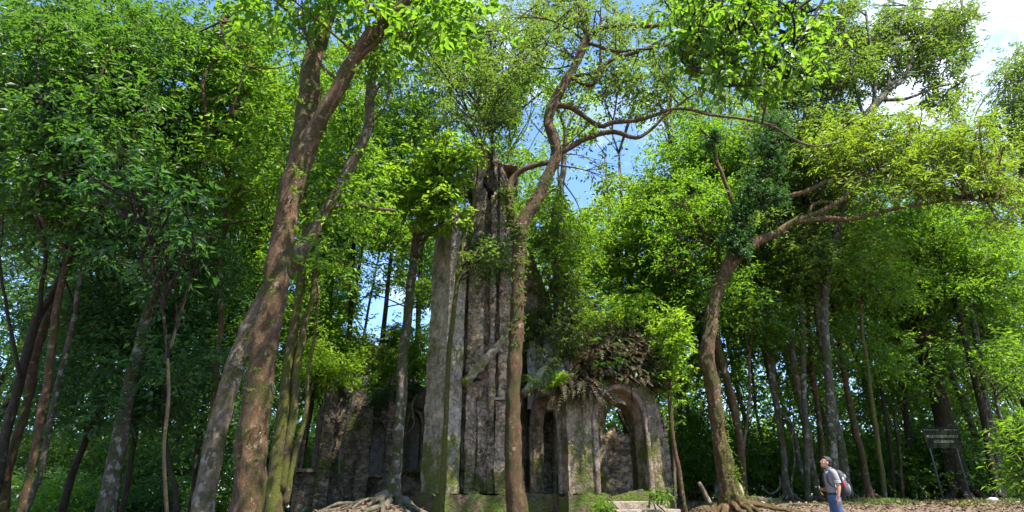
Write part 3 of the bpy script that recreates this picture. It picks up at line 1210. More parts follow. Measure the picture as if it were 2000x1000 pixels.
overgrow('shrub', 'yellow green saplings sprouting over the withered ferns of the porch', 'sapling',
         [(1210, 600, 60, 45, 12), (1300, 740, 26, 60, 8), (1290, 660, 24, 40, 5)], 16.6, .8, .42, 3800, .13, 'lime')
overgrow('shrub', 'small leafy plants at the right end of the steps', 'plant', [(1290, 965, 20, 14, 5), (1180, 985, 18, 14, 5)], 14.3, .2, .16, 900, .08, 'mid')
# vegetation on the nave wall crest: dark drooping growth
overgrow('creeper', 'dark creeper over the crest of the nave wall behind the slim rooted tree', 'creeper',
         [(740, 790, 18, 36, 8), (765, 770, 26, 16, 6), (800, 765, 20, 12, 4), (600, 770, 16, 20, 3), (660, 765, 40, 8, 5)], 17.7, .2, .22, 3800, .08, 'deep', droop=.8)
# hanging aerial roots
for lab, sp, D_ in [('pale crooked aerial root hanging down the nave wall', [(672, 762, 9), (688, 772, 9), (686, 800, 7), (672, 850, 5), (662, 900, 5), (664, 940, 4), (672, 968, 3)], 17.1),
                    ('thin aerial root at the left end of the nave wall', [(612, 745, 5), (602, 790, 5), (585, 850, 5), (575, 930, 4)], 16.9),
                    ('short pale root at the top of the window beside the tower', [(815, 770, 5), (806, 790, 5), (808, 830, 4), (790, 850, 3)], 17.4),
                    ('hair thin root trailing from the porch ferns', [(1136, 760, 3), (1139, 800, 2.5), (1137, 850, 2)], 14.5)]:
    P_, R_ = limb_pts(sp, D_, 6)
    mb = MB()
    mb.tube(wiggle(P_, .02, 3), R_, 7, .15)
    tag(mb.build('hanging_root', M['bark_root']), lab, 'root')

# ================================================================== near and middle trees
# --- big double trunk on the left front
t = tree('largest trunk, thick reddish bark forking high, left of the tower', 8.6,
         [(478, 1000, 82), (490, 900, 72), (508, 760, 64), (530, 600, 58), (556, 450, 55), (578, 340, 52), (592, 262, 50), (606, 170, 47, 8.7)],
         'bark_big',
         [[(604, 190, 44, 8.68), (606, 160, 45, 8.7), (618, 90, 44, 8.9), (640, 20, 42, 9.1), (655, -60, 38, 9.4), (640, -220, 26, 9.8)],
          [(572, 370, 40, 8.6), (600, 295, 44, 8.58), (640, 215, 38, 8.4), (690, 120, 36, 8.2), (740, 55, 38, 8.1), (800, 0, 36, 8.0), (880, -80, 28, 7.9)],
          [(690, 122, 14, 8.2), (745, 70, 10, 8.0), (728, 20, 8, 7.9), (690, -30, 6, 7.8)]],
         [(560, -10, 110, 40, 10, 8.2), (690, 5, 60, 30, 6, 8.6), (860, 20, 60, 50, 8, 8.0), (700, -140, 240, 60, 16, 8.5)],
         'mid', .19, 5200, .75, 1.0, .4, lobes=5, lobe_amp=.12, lobe_fall=.8, sides=26, aspect=.55, tw=.4, seed=101, k=12)
# --- pale trunk crossing behind it
tree('pale pinkish leaning trunk that passes behind the largest trunk', 10.6,
     [(395, 1000, 52), (412, 900, 48), (440, 780, 46), (475, 670, 44), (520, 580, 42), (585, 500, 36), (625, 430, 30), (660, 370, 28), (705, 285, 26), (722, 240, 24), (722, 190, 22), (735, 110, 20), (742, 60, 14), (760, -40, 10)],
     'bark_pale', [[(632, 408, 12), (690, 402, 11), (735, 410, 9), (775, 412, 6)], [(722, 190, 12), (760, 120, 8), (780, 40, 6)]],
     [(740, -20, 110, 50, 12), (770, 90, 60, 60, 6), (650, 500, 50, 40, 3)], 'mid', .15, 6000, .7, 1.2, .5, tw=.7, seed=102, sides=18)
# --- mossy twin stems beside
tree('mossy twin stems on one base right of the largest trunk', 11.6,
     [(533, 1000, 54), (538, 930, 40), (550, 820, 30), (565, 700, 25), (578, 620, 22), (590, 540, 20), (598, 440, 17), (590, 330, 14)],
     'bark_moss',
     [[(552, 960, 26), (566, 860, 22), (580, 740, 20), (592, 650, 18), (612, 560, 16), (622, 480, 14), (640, 380, 10)],
      [(556, 985, 20), (572, 920, 15), (592, 830, 12), (605, 740, 10), (614, 650, 8), (620, 560, 6)]],
     [(640, 330, 90, 80, 16), (600, 240, 80, 60, 10)], 'mid', .14, 9000, .7, 1.3, .5, tw=.5, seed=103)
# --- speckled leaning trunk far left
tree('lichen spotted grey green trunk leaning right in the dark left wood', 13.2,
     [(205, 1000, 40), (225, 900, 38), (245, 800, 34), (268, 700, 30), (292, 610, 28), (310, 560, 27), (325, 500, 26), (345, 430, 22), (372, 350, 20), (392, 290, 18), (398, 220, 14), (405, 110, 12)],
     'bark_grey', [[(325, 500, 9), (342, 560, 7), (346, 640, 5)], [(392, 290, 12), (430, 180, 8), (425, 80, 6)], [(398, 220, 10), (380, 120, 8), (440, 40, 5)], [(400, 130, 9), (440, 128, 7), (500, 120, 5)]],
     [(330, 130, 150, 110, 26), (420, 60, 120, 60, 14), (280, 300, 120, 70, 14), (330, 420, 70, 60, 7)], 'dark', .165, 28000, .85, 1.8, .55, tw=.5, seed=104, sides=18)
L_ = [
    ('dark slanting trunk at the left edge with a forked top', 12.6, [(-14, 960, 26), (8, 860, 22), (40, 740, 20), (75, 620, 18), (110, 560, 16), (150, 460, 14), (190, 370, 12), (230, 290, 8), (262, 210, 6)], 'bark_dark', [(90, 130, 120, 100, 20), (60, 300, 100, 90, 14)], 'dark'),
    ('reddish dark trunk second from the left edge rising to the right', 12.9, [(5, 1000, 22), (24, 900, 20), (48, 800, 20), (70, 700, 20), (100, 600, 18), (118, 540, 14), (140, 480, 12)], 'bark_red', [(60, 430, 90, 60, 10), (180, 60, 120, 70, 16)], 'dark'),
    ('brown trunk left of the thin pale stem, curving to upper right', 12.2, [(62, 900, 16), (78, 800, 18), (95, 700, 18), (108, 620, 17), (120, 560, 16), (138, 500, 15), (170, 420, 12), (220, 330, 9), (280, 250, 7)], 'bark_red', [(180, 330, 110, 80, 14), (240, 180, 100, 80, 14)], 'dark'),
    ('thin pale lichened stem between the brown trunk and the speckled trunk', 12.8, [(48, 1000, 16), (78, 920, 15), (95, 830, 14), (112, 740, 13), (140, 640, 12), (155, 560, 11), (168, 480, 8), (185, 380, 7)], 'bark_grey', [(170, 470, 80, 60, 8), (120, 240, 90, 80, 12)], 'deep'),
    ('slim dark stem right of the speckled trunk with a bend low down', 13.8, [(345, 1000, 14), (328, 900, 13), (322, 800, 12), (330, 700, 11), (344, 600, 10), (345, 520, 8), (330, 440, 6)], 'bark_dark', [(370, 540, 70, 60, 10), (380, 700, 60, 60, 8)], 'deep'),
    ('thin brown upright stem left of the pale leaning trunk', 13.0, [(418, 780, 13), (424, 700, 13), (432, 600, 12), (432, 520, 12), (440, 440, 10), (448, 350, 8), (455, 250, 6)], 'bark_red', [(460, 240, 90, 70, 14), (500, 130, 90, 80, 14), (450, 360, 60, 40, 6)], 'mid'),
    ('dark crooked trunk low behind the speckled trunk', 15.5, [(120, 1000, 20), (150, 900, 17), (180, 820, 15), (210, 700, 12), (240, 600, 10)], 'bark_dark', [(190, 620, 100, 80, 16), (150, 760, 90, 60, 10)], 'deep'),
    ('slim bare dark stem between speckled trunk and bent stem', 15.0, [(240, 1000, 14), (255, 900, 13), (270, 780, 12), (276, 680, 10), (290, 560, 7)], 'bark_dark', [(280, 640, 90, 80, 14), (290, 800, 60, 50, 8)], 'deep'),
    ('straight thin dark stem before the largest trunk\'s left side', 16.5, [(372, 1000, 13), (385, 900, 12), (400, 780, 11), (410, 640, 9)], 'bark_dark', [(400, 600, 60, 80, 10), (430, 820, 50, 60, 8)], 'deep'),
]
LB = {0: [[(75, 620, 12, 12.4), (90, 520, 9, 12), (80, 420, 7, 11.6), (84, 300, 5, 11.4), (90, 200, 3, 11.2)], [(40, 740, 10, 12.4), (20, 640, 8, 12.0), (0, 520, 6, 11.6), (10, 420, 4, 11.4)]],
      2: [[(138, 500, 12, 12), (75, 400, 8, 11.4), (110, 320, 7, 11.2), (160, 240, 6, 11), (205, 130, 5, 10.8), (215, 90, 3, 10.8)], [(170, 420, 9, 12), (230, 330, 7, 11.4), (280, 240, 5, 11.2), (290, 160, 3, 11)]],
      4: [[(345, 520, 7, 13), (380, 470, 6, 12), (450, 435, 5, 11.8), (520, 430, 4, 11.6)]],
      5: [[(448, 350, 9, 12.6), (410, 270, 7, 12), (400, 200, 8, 11.6), (408, 130, 7, 11.5), (440, 95, 5, 11.4), (425, 30, 4, 11.4)], [(410, 270, 6, 12), (450, 225, 6, 11.6), (470, 160, 5, 11.4), (480, 130, 3, 11.4)]],
      6: [[(210, 700, 9, 15), (150, 600, 6, 13), (110, 500, 5, 12.4)]]}
for i, (lab, D, st, bk, cr, lf) in enumerate(L_):
    tree(lab, D, st, bk, LB.get(i, []), cr, lf, .165, int(500 * sum(e[4] for e in cr)), .85, 1.8, .55, tw=.45, seed=120 + i, sides=12)
# low foreground sprig over the far left
tree('broad leaved sapling with pale glossy leaves in front of the speckled trunk', 8.5,
     [(330, 1050, 10), (318, 900, 9), (330, 760, 8), (320, 640, 7), (300, 520, 6), (290, 420, 4)], 'bark_dark', [],
     [(280, 400, 90, 70, 14), (330, 480, 60, 50, 8), (210, 330, 70, 50, 6)], 'deep', .16, 1500, .5, .7, .5, tw=.7, seed=140, aspect=.42)
# --- rooted slim tree before the nave wall
tr = tree('slim grey tree standing on a spread of bare snaking roots', 14.6,
          [(768, 962, 42), (774, 905, 28), (783, 780, 25), (790, 680, 24), (799, 580, 22), (808, 500, 20), (816, 440, 18), (828, 380, 14), (850, 320, 10), (880, 260, 7)],
          'bark_grey', [[(820, 425, 10), (800, 400, 8), (786, 440, 6)], [(828, 380, 9), (850, 300, 7), (835, 250, 4)]],
          [(850, 330, 66, 60, 22, 13.6), (880, 290, 50, 36, 10, 13.4), (850, 420, 60, 34, 10, 13.8), (800, 370, 40, 40, 5, 14)], 'lime', .155, 8200, .42, .5, .45, tw=.8, seed=150, sides=16, gaps=.5, aspect=.5)
rootp = np.array([at(768, 962, 14.6)[0], 14.6])
rq = np.random.default_rng(9)
for k in range(17):
    a = math.radians(-178 + 170 * k / 16 + rq.normal() * 9)
    Lr = (2.9 if k < 8 else 1.5) * (.7 + .5 * rq.random())
    pts_, n_ = [], 14
    x, y = rootp
    hd = a
    for i in range(n_):
        tt = i / (n_ - 1)
        hgt = .34 * math.exp(-tt * 8) + .03 * (1 - tt) + .05 * math.sin(tt * 14 + k) * (tt > .15)
        pts_.append([x, y, gz(x, y) + hgt])
        hd += rq.normal() * .28
        hd += (a - hd) * .3
        x += math.cos(hd) * Lr / n_
        y += math.sin(hd) * Lr / n_ * .8
    r0_ = .085 * (.4 + .9 * rq.random())
    mb = MB()
    P_ = spline(np.array(pts_), 4)
    mb.tube(P_, np.linspace(r0_, .02, len(P_)), 8, .2)
    if k % 2 == 0:
        b0 = P_[len(P_) // 3]
        h2 = a + (.5 if k % 4 else -.5)
        q = []
        x, y = b0[0], b0[1]
        for i in range(9):
            q.append([x, y, gz(x, y) + .02])
            h2 += rq.normal() * .3
            x += math.cos(h2) * .16
            y += math.sin(h2) * .13
        q = spline(np.array(q), 3)
        q[0] = b0
        mb.tube(q, np.linspace(r0_ * .6, .012, len(q)), 7, .2)
    mb.build('root', M['bark_root'], tr)
# --- mossy thin stem in front of the tower
tr = tree('thin yellow mossed stem climbing straight up the front of the tower', 13.7,
          [(862, 990, 17), (866, 930, 16), (868, 850, 13), (873, 760, 12), (880, 660, 12), (889, 580, 11), (899, 505, 11), (906, 460, 9), (925, 400, 7), (934, 340, 6), (940, 270, 5), (935, 180, 5)],
          'bark_moss', [[(899, 520, 7), (925, 500, 6), (950, 500, 5), (985, 516, 3), (1010, 540, 2)], [(940, 270, 5), (905, 200, 3), (880, 150, 2)], [(936, 300, 5), (968, 200, 4), (985, 120, 3), (960, 60, 2)]],
          [(930, 215, 60, 60, 12), (900, 110, 70, 60, 12), (985, 120, 50, 70, 10), (960, 500, 44, 30, 5)], 'olive', .12, 8000, .6, .8, .5, tw=.9, seed=151, lobes=4, lobe_amp=.3, lobe_fall=.3)
# --- centre tree
tree('twisting tree with mossy trunk and arching bare limbs in front of the tower', 12.6,
     [(1010, 1000, 52), (1004, 940, 42), (1001, 860, 38), (1000, 780, 36), (1006, 680, 34), (1010, 600, 32), (1012, 520, 32), (1016, 450, 34), (1040, 400, 30), (1066, 350, 27), (1086, 300, 27), (1078, 262, 25), (1070, 235, 24), (1085, 195, 24), (1112, 150, 22), (1138, 100, 20), (1148, 72, 18)],
     'bark_red',
     [[(1014, 462, 26, 12.6), (998, 420, 22, 12.7), (994, 372, 20, 12.7), (1010, 340, 14, 12.7), (1050, 322, 13, 12.6), (1086, 316, 13, 12.6)],
      [(1148, 76, 15), (1138, 40, 13), (1128, 0, 11), (1120, -60, 9)],
      [(1146, 80, 15), (1160, 62, 13), (1210, 50, 11), (1270, 52, 9), (1330, 42, 7), (1400, 20, 5)],
      [(1086, 300, 18), (1110, 290, 15), (1150, 268, 14), (1195, 258, 12), (1240, 270, 10), (1275, 250, 8), (1310, 215, 6), (1360, 180, 4)],
      [(1086, 205, 15), (1120, 212, 13), (1168, 245, 12), (1200, 240, 11), (1260, 232, 9), (1320, 212, 7), (1390, 225, 6), (1460, 235, 5), (1520, 245, 3)],
      [(1112, 150, 12), (1155, 165, 11), (1190, 120, 9), (1250, 100, 8), (1310, 70, 6), (1360, 30, 4)],
      [(1150, 85, 8), (1200, 100, 8), (1270, 96, 6), (1330, 80, 4)],
      [(1120, 150, 9), (1170, 138, 8), (1175, 100, 6), (1172, 60, 4), (1176, 0, 3)],
      [(1310, 215, 5), (1305, 170, 4), (1290, 130, 3), (1278, 100, 3)],
      [(1195, 258, 5), (1204, 200, 4), (1212, 160, 3)]],
     [(1250, 150, 100, 70, 26), (1120, 40, 110, 50, 18), (1290, 60, 100, 50, 20), (1040, 100, 60, 60, 12), (1200, 190, 80, 50, 12), (1400, 120, 70, 90, 14), (1180, 310, 60, 40, 5)],
     'olive', .125, 22000, .6, 1.6, .5, lobes=4, lobe_amp=.16, lobe_fall=.6, sides=22, tw=.55, seed=160, wig=.03, k=9, gaps=.9, cdo=1.0)
# near overhanging leafy bough at top, large bright leaves, its tree stands right of the frame's centre behind the camera's side
tree('near tree whose large bright leaves hang in at the top right of centre', 6.8,
     [(2480, 1000, 70), (2500, 500, 60), (2380, 0, 50), (2150, -230, 40), (1850, -220, 30)], 'bark_dark',
     [[(1850, -220, 20), (1700, -100, 14), (1580, 0, 9), (1500, 60, 6), (1430, 120, 4)],
      [(1700, -60, 11), (1620, -20, 8), (1560, 90, 4), (1540, 150, 3)],
      [(1600, -20, 9), (1480, -20, 6), (1380, 20, 4), (1350, 90, 3)]],
     [(1470, 20, 130, 45, 24), (1555, 95, 40, 55, 12), (1420, 110, 70, 50, 12), (1345, 60, 40, 50, 7), (1480, 150, 60, 40, 5), (1400, 10, 110, 30, 10)],
     'mid', .125, 4400, .36, 1.0, .45, tw=.8, seed=161, aspect=.62, droop=.7, gaps=0, per=7)
# --- hero tree on the right
tree('big leaning tree right of the porch with hollow flared mossy base', 15.9,
     [(1428, 984, 66), (1422, 950, 46), (1412, 890, 39), (1398, 810, 34), (1386, 730, 34), (1379, 690, 34), (1388, 640, 30), (1396, 590, 29), (1412, 545, 29), (1432, 510, 28), (1470, 475, 24), (1520, 455, 18)],
     'bark_big',
     [[(1520, 455, 18), (1545, 435, 15), (1600, 415, 12), (1650, 385, 11), (1665, 365, 8), (1700, 350, 6), (1760, 340, 4)],
      [(1545, 436, 13), (1610, 426, 12), (1660, 428, 10), (1730, 412, 9), (1800, 400, 7), (1880, 390, 5), (1950, 395, 3)],
      [(1412, 545, 24), (1432, 480, 20), (1452, 420, 18), (1478, 370, 16), (1498, 320, 14), (1515, 270, 12), (1500, 230, 9), (1480, 190, 7)],
      [(1478, 388, 12), (1530, 385, 12), (1580, 372, 11), (1620, 352, 9), (1660, 350, 7), (1720, 330, 5)],
      [(1432, 480, 13), (1442, 430, 11), (1425, 380, 10), (1400, 320, 9), (1392, 280, 7), (1370, 250, 5)],
      [(1575, 428, 8), (1590, 398, 8), (1625, 395, 6)]],
     [(1790, 285, 160, 70, 50), (1700, 300, 90, 60, 16), (1900, 330, 100, 60, 30), (1960, 390, 60, 40, 12), (1640, 260, 50, 30, 6), (1850, 250, 80, 30, 12), (1750, 370, 90, 24, 12)],
     'yellow', .20, 24000, .62, 1.5, .42, lobes=7, lobe_amp=.22, lobe_fall=1.3, sides=40, rough=.2, tw=.5, seed=170, wig=.02, aspect=.27, k=9, cdo=.7)
overgrow('climbing_vine', 'dense dark vine wrapped round the upper left limb of the big leaning tree', 'vine',
         [(1450, 430, 16, 50, 10), (1480, 370, 18, 40, 12), (1505, 310, 18, 40, 12), (1515, 260, 18, 30, 9), (1440, 480, 16, 40, 9), (1430, 420, 10, 40, 3), (1510, 385, 24, 10, 4)], 15.6, .15, .25, 13000, .09, 'deep', droop=.8)
overgrow('climbing_vine', 'short vine clump on the thin upper branch left of the wrapped limb', 'vine',
         [(1392, 275, 16, 24, 8)], 15.8, .15, .22, 1800, .085, 'deep', droop=.8)
# --- right side trunks
R_ = [
    ('straight brown trunk leaning just behind the big leaning tree', 18.5, [(1452, 950, 22), (1444, 860, 22), (1425, 770, 22), (1408, 700, 20), (1398, 620, 18), (1395, 520, 14)], 'bark_red', [(1380, 420, 90, 80, 20), (1400, 560, 70, 60, 10)], 'mid'),
    ('slim reddish stem at the right corner of the porch, curved at its foot', 15.3, [(1338, 985, 12), (1330, 930, 13), (1316, 870, 12), (1308, 800, 12), (1308, 730, 10), (1303, 690, 8)], 'bark_red', [(1308, 715, 22, 55, 6), (1312, 650, 26, 34, 5)], 'lime'),
    ('thin crooked pale stem right of the big leaning tree', 19.5, [(1456, 960, 9), (1452, 880, 10), (1462, 800, 8), (1464, 700, 8), (1466, 640, 6)], 'bark_pale', [(1470, 600, 50, 60, 8)], 'mid'),
    ('pale trunk with a knotted low fork and a tall crooked stem', 20.5, [(1542, 982, 34), (1534, 940, 22), (1528, 880, 17), (1518, 800, 16), (1508, 720, 14), (1490, 650, 12), (1478, 600, 8)], 'bark_pale', [(1490, 560, 60, 60, 12)], 'mid'),
    ('slender trunk leaning left out of the pair of crossed stems', 20.1, [(1584, 978, 13), (1568, 930, 13), (1555, 870, 13), (1538, 820, 12), (1515, 790, 11), (1500, 700, 9)], 'bark_grey', [(1530, 640, 50, 50, 6)], 'mid'),
    ('grey trunk with swollen knee just left of the walker', 19.8, [(1594, 976, 24), (1592, 940, 19), (1582, 880, 18), (1568, 800, 18), (1556, 740, 18), (1545, 660, 14), (1532, 620, 10), (1522, 560, 8)], 'bark_pale', [(1540, 520, 70, 70, 14)], 'mid'),
    ('thick straight lichened trunk right behind the walker', 19.0, [(1660, 975, 32), (1650, 930, 28), (1640, 870, 26), (1626, 790, 24), (1612, 700, 22), (1602, 640, 21), (1594, 560, 19), (1584, 480, 16), (1575, 400, 12)], 'bark_grey', [(1580, 330, 80, 90, 24), (1600, 480, 80, 60, 14)], 'olive'),
    ('slim brown trunk close left of the thick lichened trunk', 20.3, [(1612, 950, 17), (1606, 880, 16), (1596, 800, 14), (1586, 720, 13), (1580, 640, 13), (1576, 540, 11)], 'bark_red', [(1570, 440, 70, 80, 14)], 'mid'),
    ('brown trunk with flared foot right of the walker', 20.6, [(1700, 972, 34), (1690, 940, 21), (1682, 880, 19), (1668, 820, 18), (1650, 740, 16), (1638, 660, 13), (1628, 600, 10)], 'bark_red', [(1630, 560, 70, 70, 14), (1660, 690, 60, 50, 8)], 'mid'),
    ('yellow mossed slim trunk midway between walker and sign', 18.6, [(1728, 980, 13), (1725, 930, 13), (1714, 860, 13), (1702, 780, 12), (1692, 700, 11), (1684, 640, 10), (1678, 560, 8)], 'bark_moss', [(1690, 520, 80, 70, 16)], 'mid'),
    ('thin dark trunk behind the yellow mossed one', 22.5, [(1746, 968, 11), (1738, 880, 11), (1722, 780, 10), (1716, 700, 9), (1712, 620, 7)], 'bark_dark', [(1740, 600, 70, 70, 12)], 'mid'),
    ('thin forked dark stem left of the sign', 21.8, [(1762, 960, 9), (1755, 880, 9), (1746, 810, 8), (1768, 780, 6), (1800, 770, 5), (1830, 760, 4)], 'bark_dark', [(1790, 700, 60, 50, 8)], 'mid'),
    ('slim dark trunk right of the thick hollow one reaching the upper canopy', 21.2, [(1948, 972, 26), (1935, 900, 20), (1918, 800, 18), (1900, 730, 16), (1880, 640, 14), (1862, 580, 12), (1840, 520, 10), (1828, 480, 7)], 'bark_dark', [(1830, 430, 80, 50, 16), (1900, 560, 70, 50, 10)], 'mid'),
    ('dark trunk rising to the upper right beside the paler spotted one', 22.0, [(1956, 970, 24), (1940, 860, 19), (1922, 760, 18), (1912, 690, 17), (1902, 620, 15), (1892, 560, 13), (1885, 500, 9)], 'bark_grey', [(1900, 470, 80, 50, 16), (1950, 560, 50, 60, 10)], 'mid'),
    ('pale buttressed stump like trunk at the right edge', 20.5, [(1996, 975, 26), (1985, 930, 18), (1972, 880, 14), (1955, 820, 10), (1945, 760, 8)], 'bark_grey', [(1960, 700, 50, 50, 8)], 'mid'),
    ('thin bright stem curving in the thicket above the fallen log', 23.5, [(1500, 965, 9), (1492, 880, 9), (1478, 800, 8), (1462, 700, 7), (1440, 650, 5)], 'bark_grey', [(1450, 640, 60, 60, 10)], 'mid'),
]
for i, (lab, D, st, bk, cr, lf) in enumerate(R_):
    st = [(q[0], q[1], q[2] * .84) for q in st]
    tree(lab, D, st, bk, [], cr, lf, .155, int((250 if i == 1 else 520) * sum(e[4] for e in cr)), 0.34 if i == 1 else .95, .4 if i == 1 else 1.8, .55, tw=.45, seed=200 + i, sides=12,
         lobes=4 if st[0][2] > 20 else 0, lobe_amp=.25, lobe_fall=.5)
tree('thick dark hollow trunk with ridged mossy roots behind the sign', 22.8,
     [(1884, 980, 84), (1872, 945, 56), (1860, 900, 46), (1845, 840, 40), (1832, 780, 37), (1820, 730, 36), (1806, 680, 36), (1796, 630, 34), (1792, 590, 28), (1790, 520, 18)],
     'bark_dark', [[(1815, 700, 22), (1830, 672, 18), (1860, 652, 14), (1900, 610, 10), (1950, 590, 6)], [(1797, 640, 10), (1780, 600, 8), (1765, 540, 5)]],
     [(1800, 500, 110, 60, 22), (1870, 600, 70, 50, 10), (1740, 560, 60, 50, 8)], 'mid', .17, 15000, .95, 1.6, .55, lobes=6, lobe_amp=.3, lobe_fall=1.2, sides=26, tw=.5, seed=230)
# tall tree with the fan of branches at the upper right
tree('tall tree with fanned grey branches against the sky at upper right', 18.0,
     [(1632, 960, 20), (1622, 800, 18), (1612, 600, 17), (1640, 420, 17), (1690, 240, 20), (1704, 210, 18), (1732, 180, 15)],
     'bark_grey',
     [[(1732, 180, 11), (1765, 150, 9), (1790, 90, 7), (1830, 50, 5), (1890, 20, 3)], [(1722, 195, 10), (1770, 192, 8), (1830, 170, 5), (1880, 162, 2)],
      [(1706, 205, 11), (1710, 150, 9), (1700, 90, 7), (1690, 20, 5)], [(1690, 240, 9), (1668, 160, 7), (1658, 90, 5), (1640, 30, 4)], [(1735, 178, 9), (1740, 130, 7), (1755, 70, 5), (1770, 10, 3)],
      [(1700, 210, 8), (1740, 165, 6), (1790, 140, 5), (1850, 110, 3)]],
     [(1790, 60, 110, 50, 32), (1850, 125, 70, 50, 16), (1660, 90, 60, 80, 16), (1710, 140, 60, 50, 9), (1860, 185, 50, 24, 8), (1890, 30, 50, 26, 8)],
     'olive', .20, 30000, .75, 1.5, .5, tw=.6, seed=240, aspect=.3, gaps=.95, cdo=1.2)
tree('distant rounded evergreen at the upper right edge of the picture', 30,
     [(2040, 960, 20), (2010, 600, 18), (1995, 300, 14)], 'bark_grey', [], [(1990, 190, 40, 60, 16), (1990, 290, 60, 60, 18), (2010, 120, 30, 30, 6)], 'olive', .2, 14000, 1.1, 1.5, .7, seed=241, gaps=0)
tree('young bamboo like shrub with long pale leaves leaning in at the right edge', 11.5,
     [(2040, 1010, 12), (2010, 940, 10), (1985, 880, 7), (1960, 830, 4)], 'bark_moss', [[(2030, 990, 8), (2010, 900, 6), (2000, 820, 4)]],
     [(1992, 850, 28, 34, 12), (1990, 900, 22, 36, 7), (2015, 930, 26, 36, 7)], 'mid', .16, 2200, .32, .5, .6, tw=.9, seed=242, aspect=.2, gaps=0, cat='bamboo', name='bamboo')

# ================================================================== the wood behind
def backtree(px, D, ytop, spread, leaf, label, group, seed, bark, size, dens, ybot=960, R=1.3, w=12):
    rr_ = np.random.default_rng(seed)
    lean = (1000 - px) * .28
    P0 = at(px, 972, D)
    cr = []
    ys = np.linspace(ytop, ybot, 6)
    for k, y in enumerate(ys[:-1]):
        cx = px + lean * (972 - y) / 1000.
        f = .55 + .45 * math.sin(PI * min(1, (k + .8) / 4.5))
        cr.append((cx, y + 20, spread * f, (ybot - ytop) / 9, int(dens * f * 3)))
    tot = sum(e[4] for e in cr)
    return tree(label, D, [(px, 972, w * 1.2), (px + lean * .25, 800, w), (px + lean * .55, 600, w * .8), (px + lean * .9, max(ytop + 60, 300), w * .45)], bark, [], cr, leaf,
                size, int(tot * 240 * (R / 1.3) ** 2 * (.2 / size) ** 1.2), R, 2.2, .6, group=group, sides=7, tw=.35, seed=seed, rough=.1, k=4, per=7)


rb = np.random.default_rng(2024)
ROWS = [
    # D, n, x range, top, spread, dens, leafsize, R
    (24.0, 17, (-150, 2150), 190, 110, 4.6, .19, 1.25, 'trees of the middle wood'),
    (32.0, 19, (-150, 2150), 260, 110, 4.6, .24, 1.5, 'trees of the deeper wood'),
    (44.0, 21, (-150, 2150), 400, 110, 4.4, .32, 2.0, 'trees of the farthest wood'),
]
for ri, (D, n_, (x0, x1), top_, spr, dens, size, R_b, grp) in enumerate(ROWS):
    for i in range(n_):
        px = x0 + (x1 - x0) * (i + .5) / n_ + rb.normal() * 14
        d = D + rb.normal() * 1.4
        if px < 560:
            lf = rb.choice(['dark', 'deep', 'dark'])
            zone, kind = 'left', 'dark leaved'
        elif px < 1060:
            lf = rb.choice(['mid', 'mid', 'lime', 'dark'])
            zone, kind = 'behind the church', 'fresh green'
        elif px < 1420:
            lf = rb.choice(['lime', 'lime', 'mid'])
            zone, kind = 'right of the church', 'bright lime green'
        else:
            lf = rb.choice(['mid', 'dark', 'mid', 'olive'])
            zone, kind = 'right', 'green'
        if 600 < px < 880 and ri < 2:
            tp, yb = (300, 960)
        else:
            tp, yb = top_ + rb.normal() * 30, 965
        if px > 1850:
            tp = max(tp, 330)
        dist = ['in the nearer row', 'in the second row', 'in the farthest row'][ri]
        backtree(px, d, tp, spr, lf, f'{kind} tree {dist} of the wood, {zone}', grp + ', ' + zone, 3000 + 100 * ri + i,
                 'bark_dark' if px < 700 else 'bark_grey', size, dens, yb, R_b, 14 - 3 * ri)

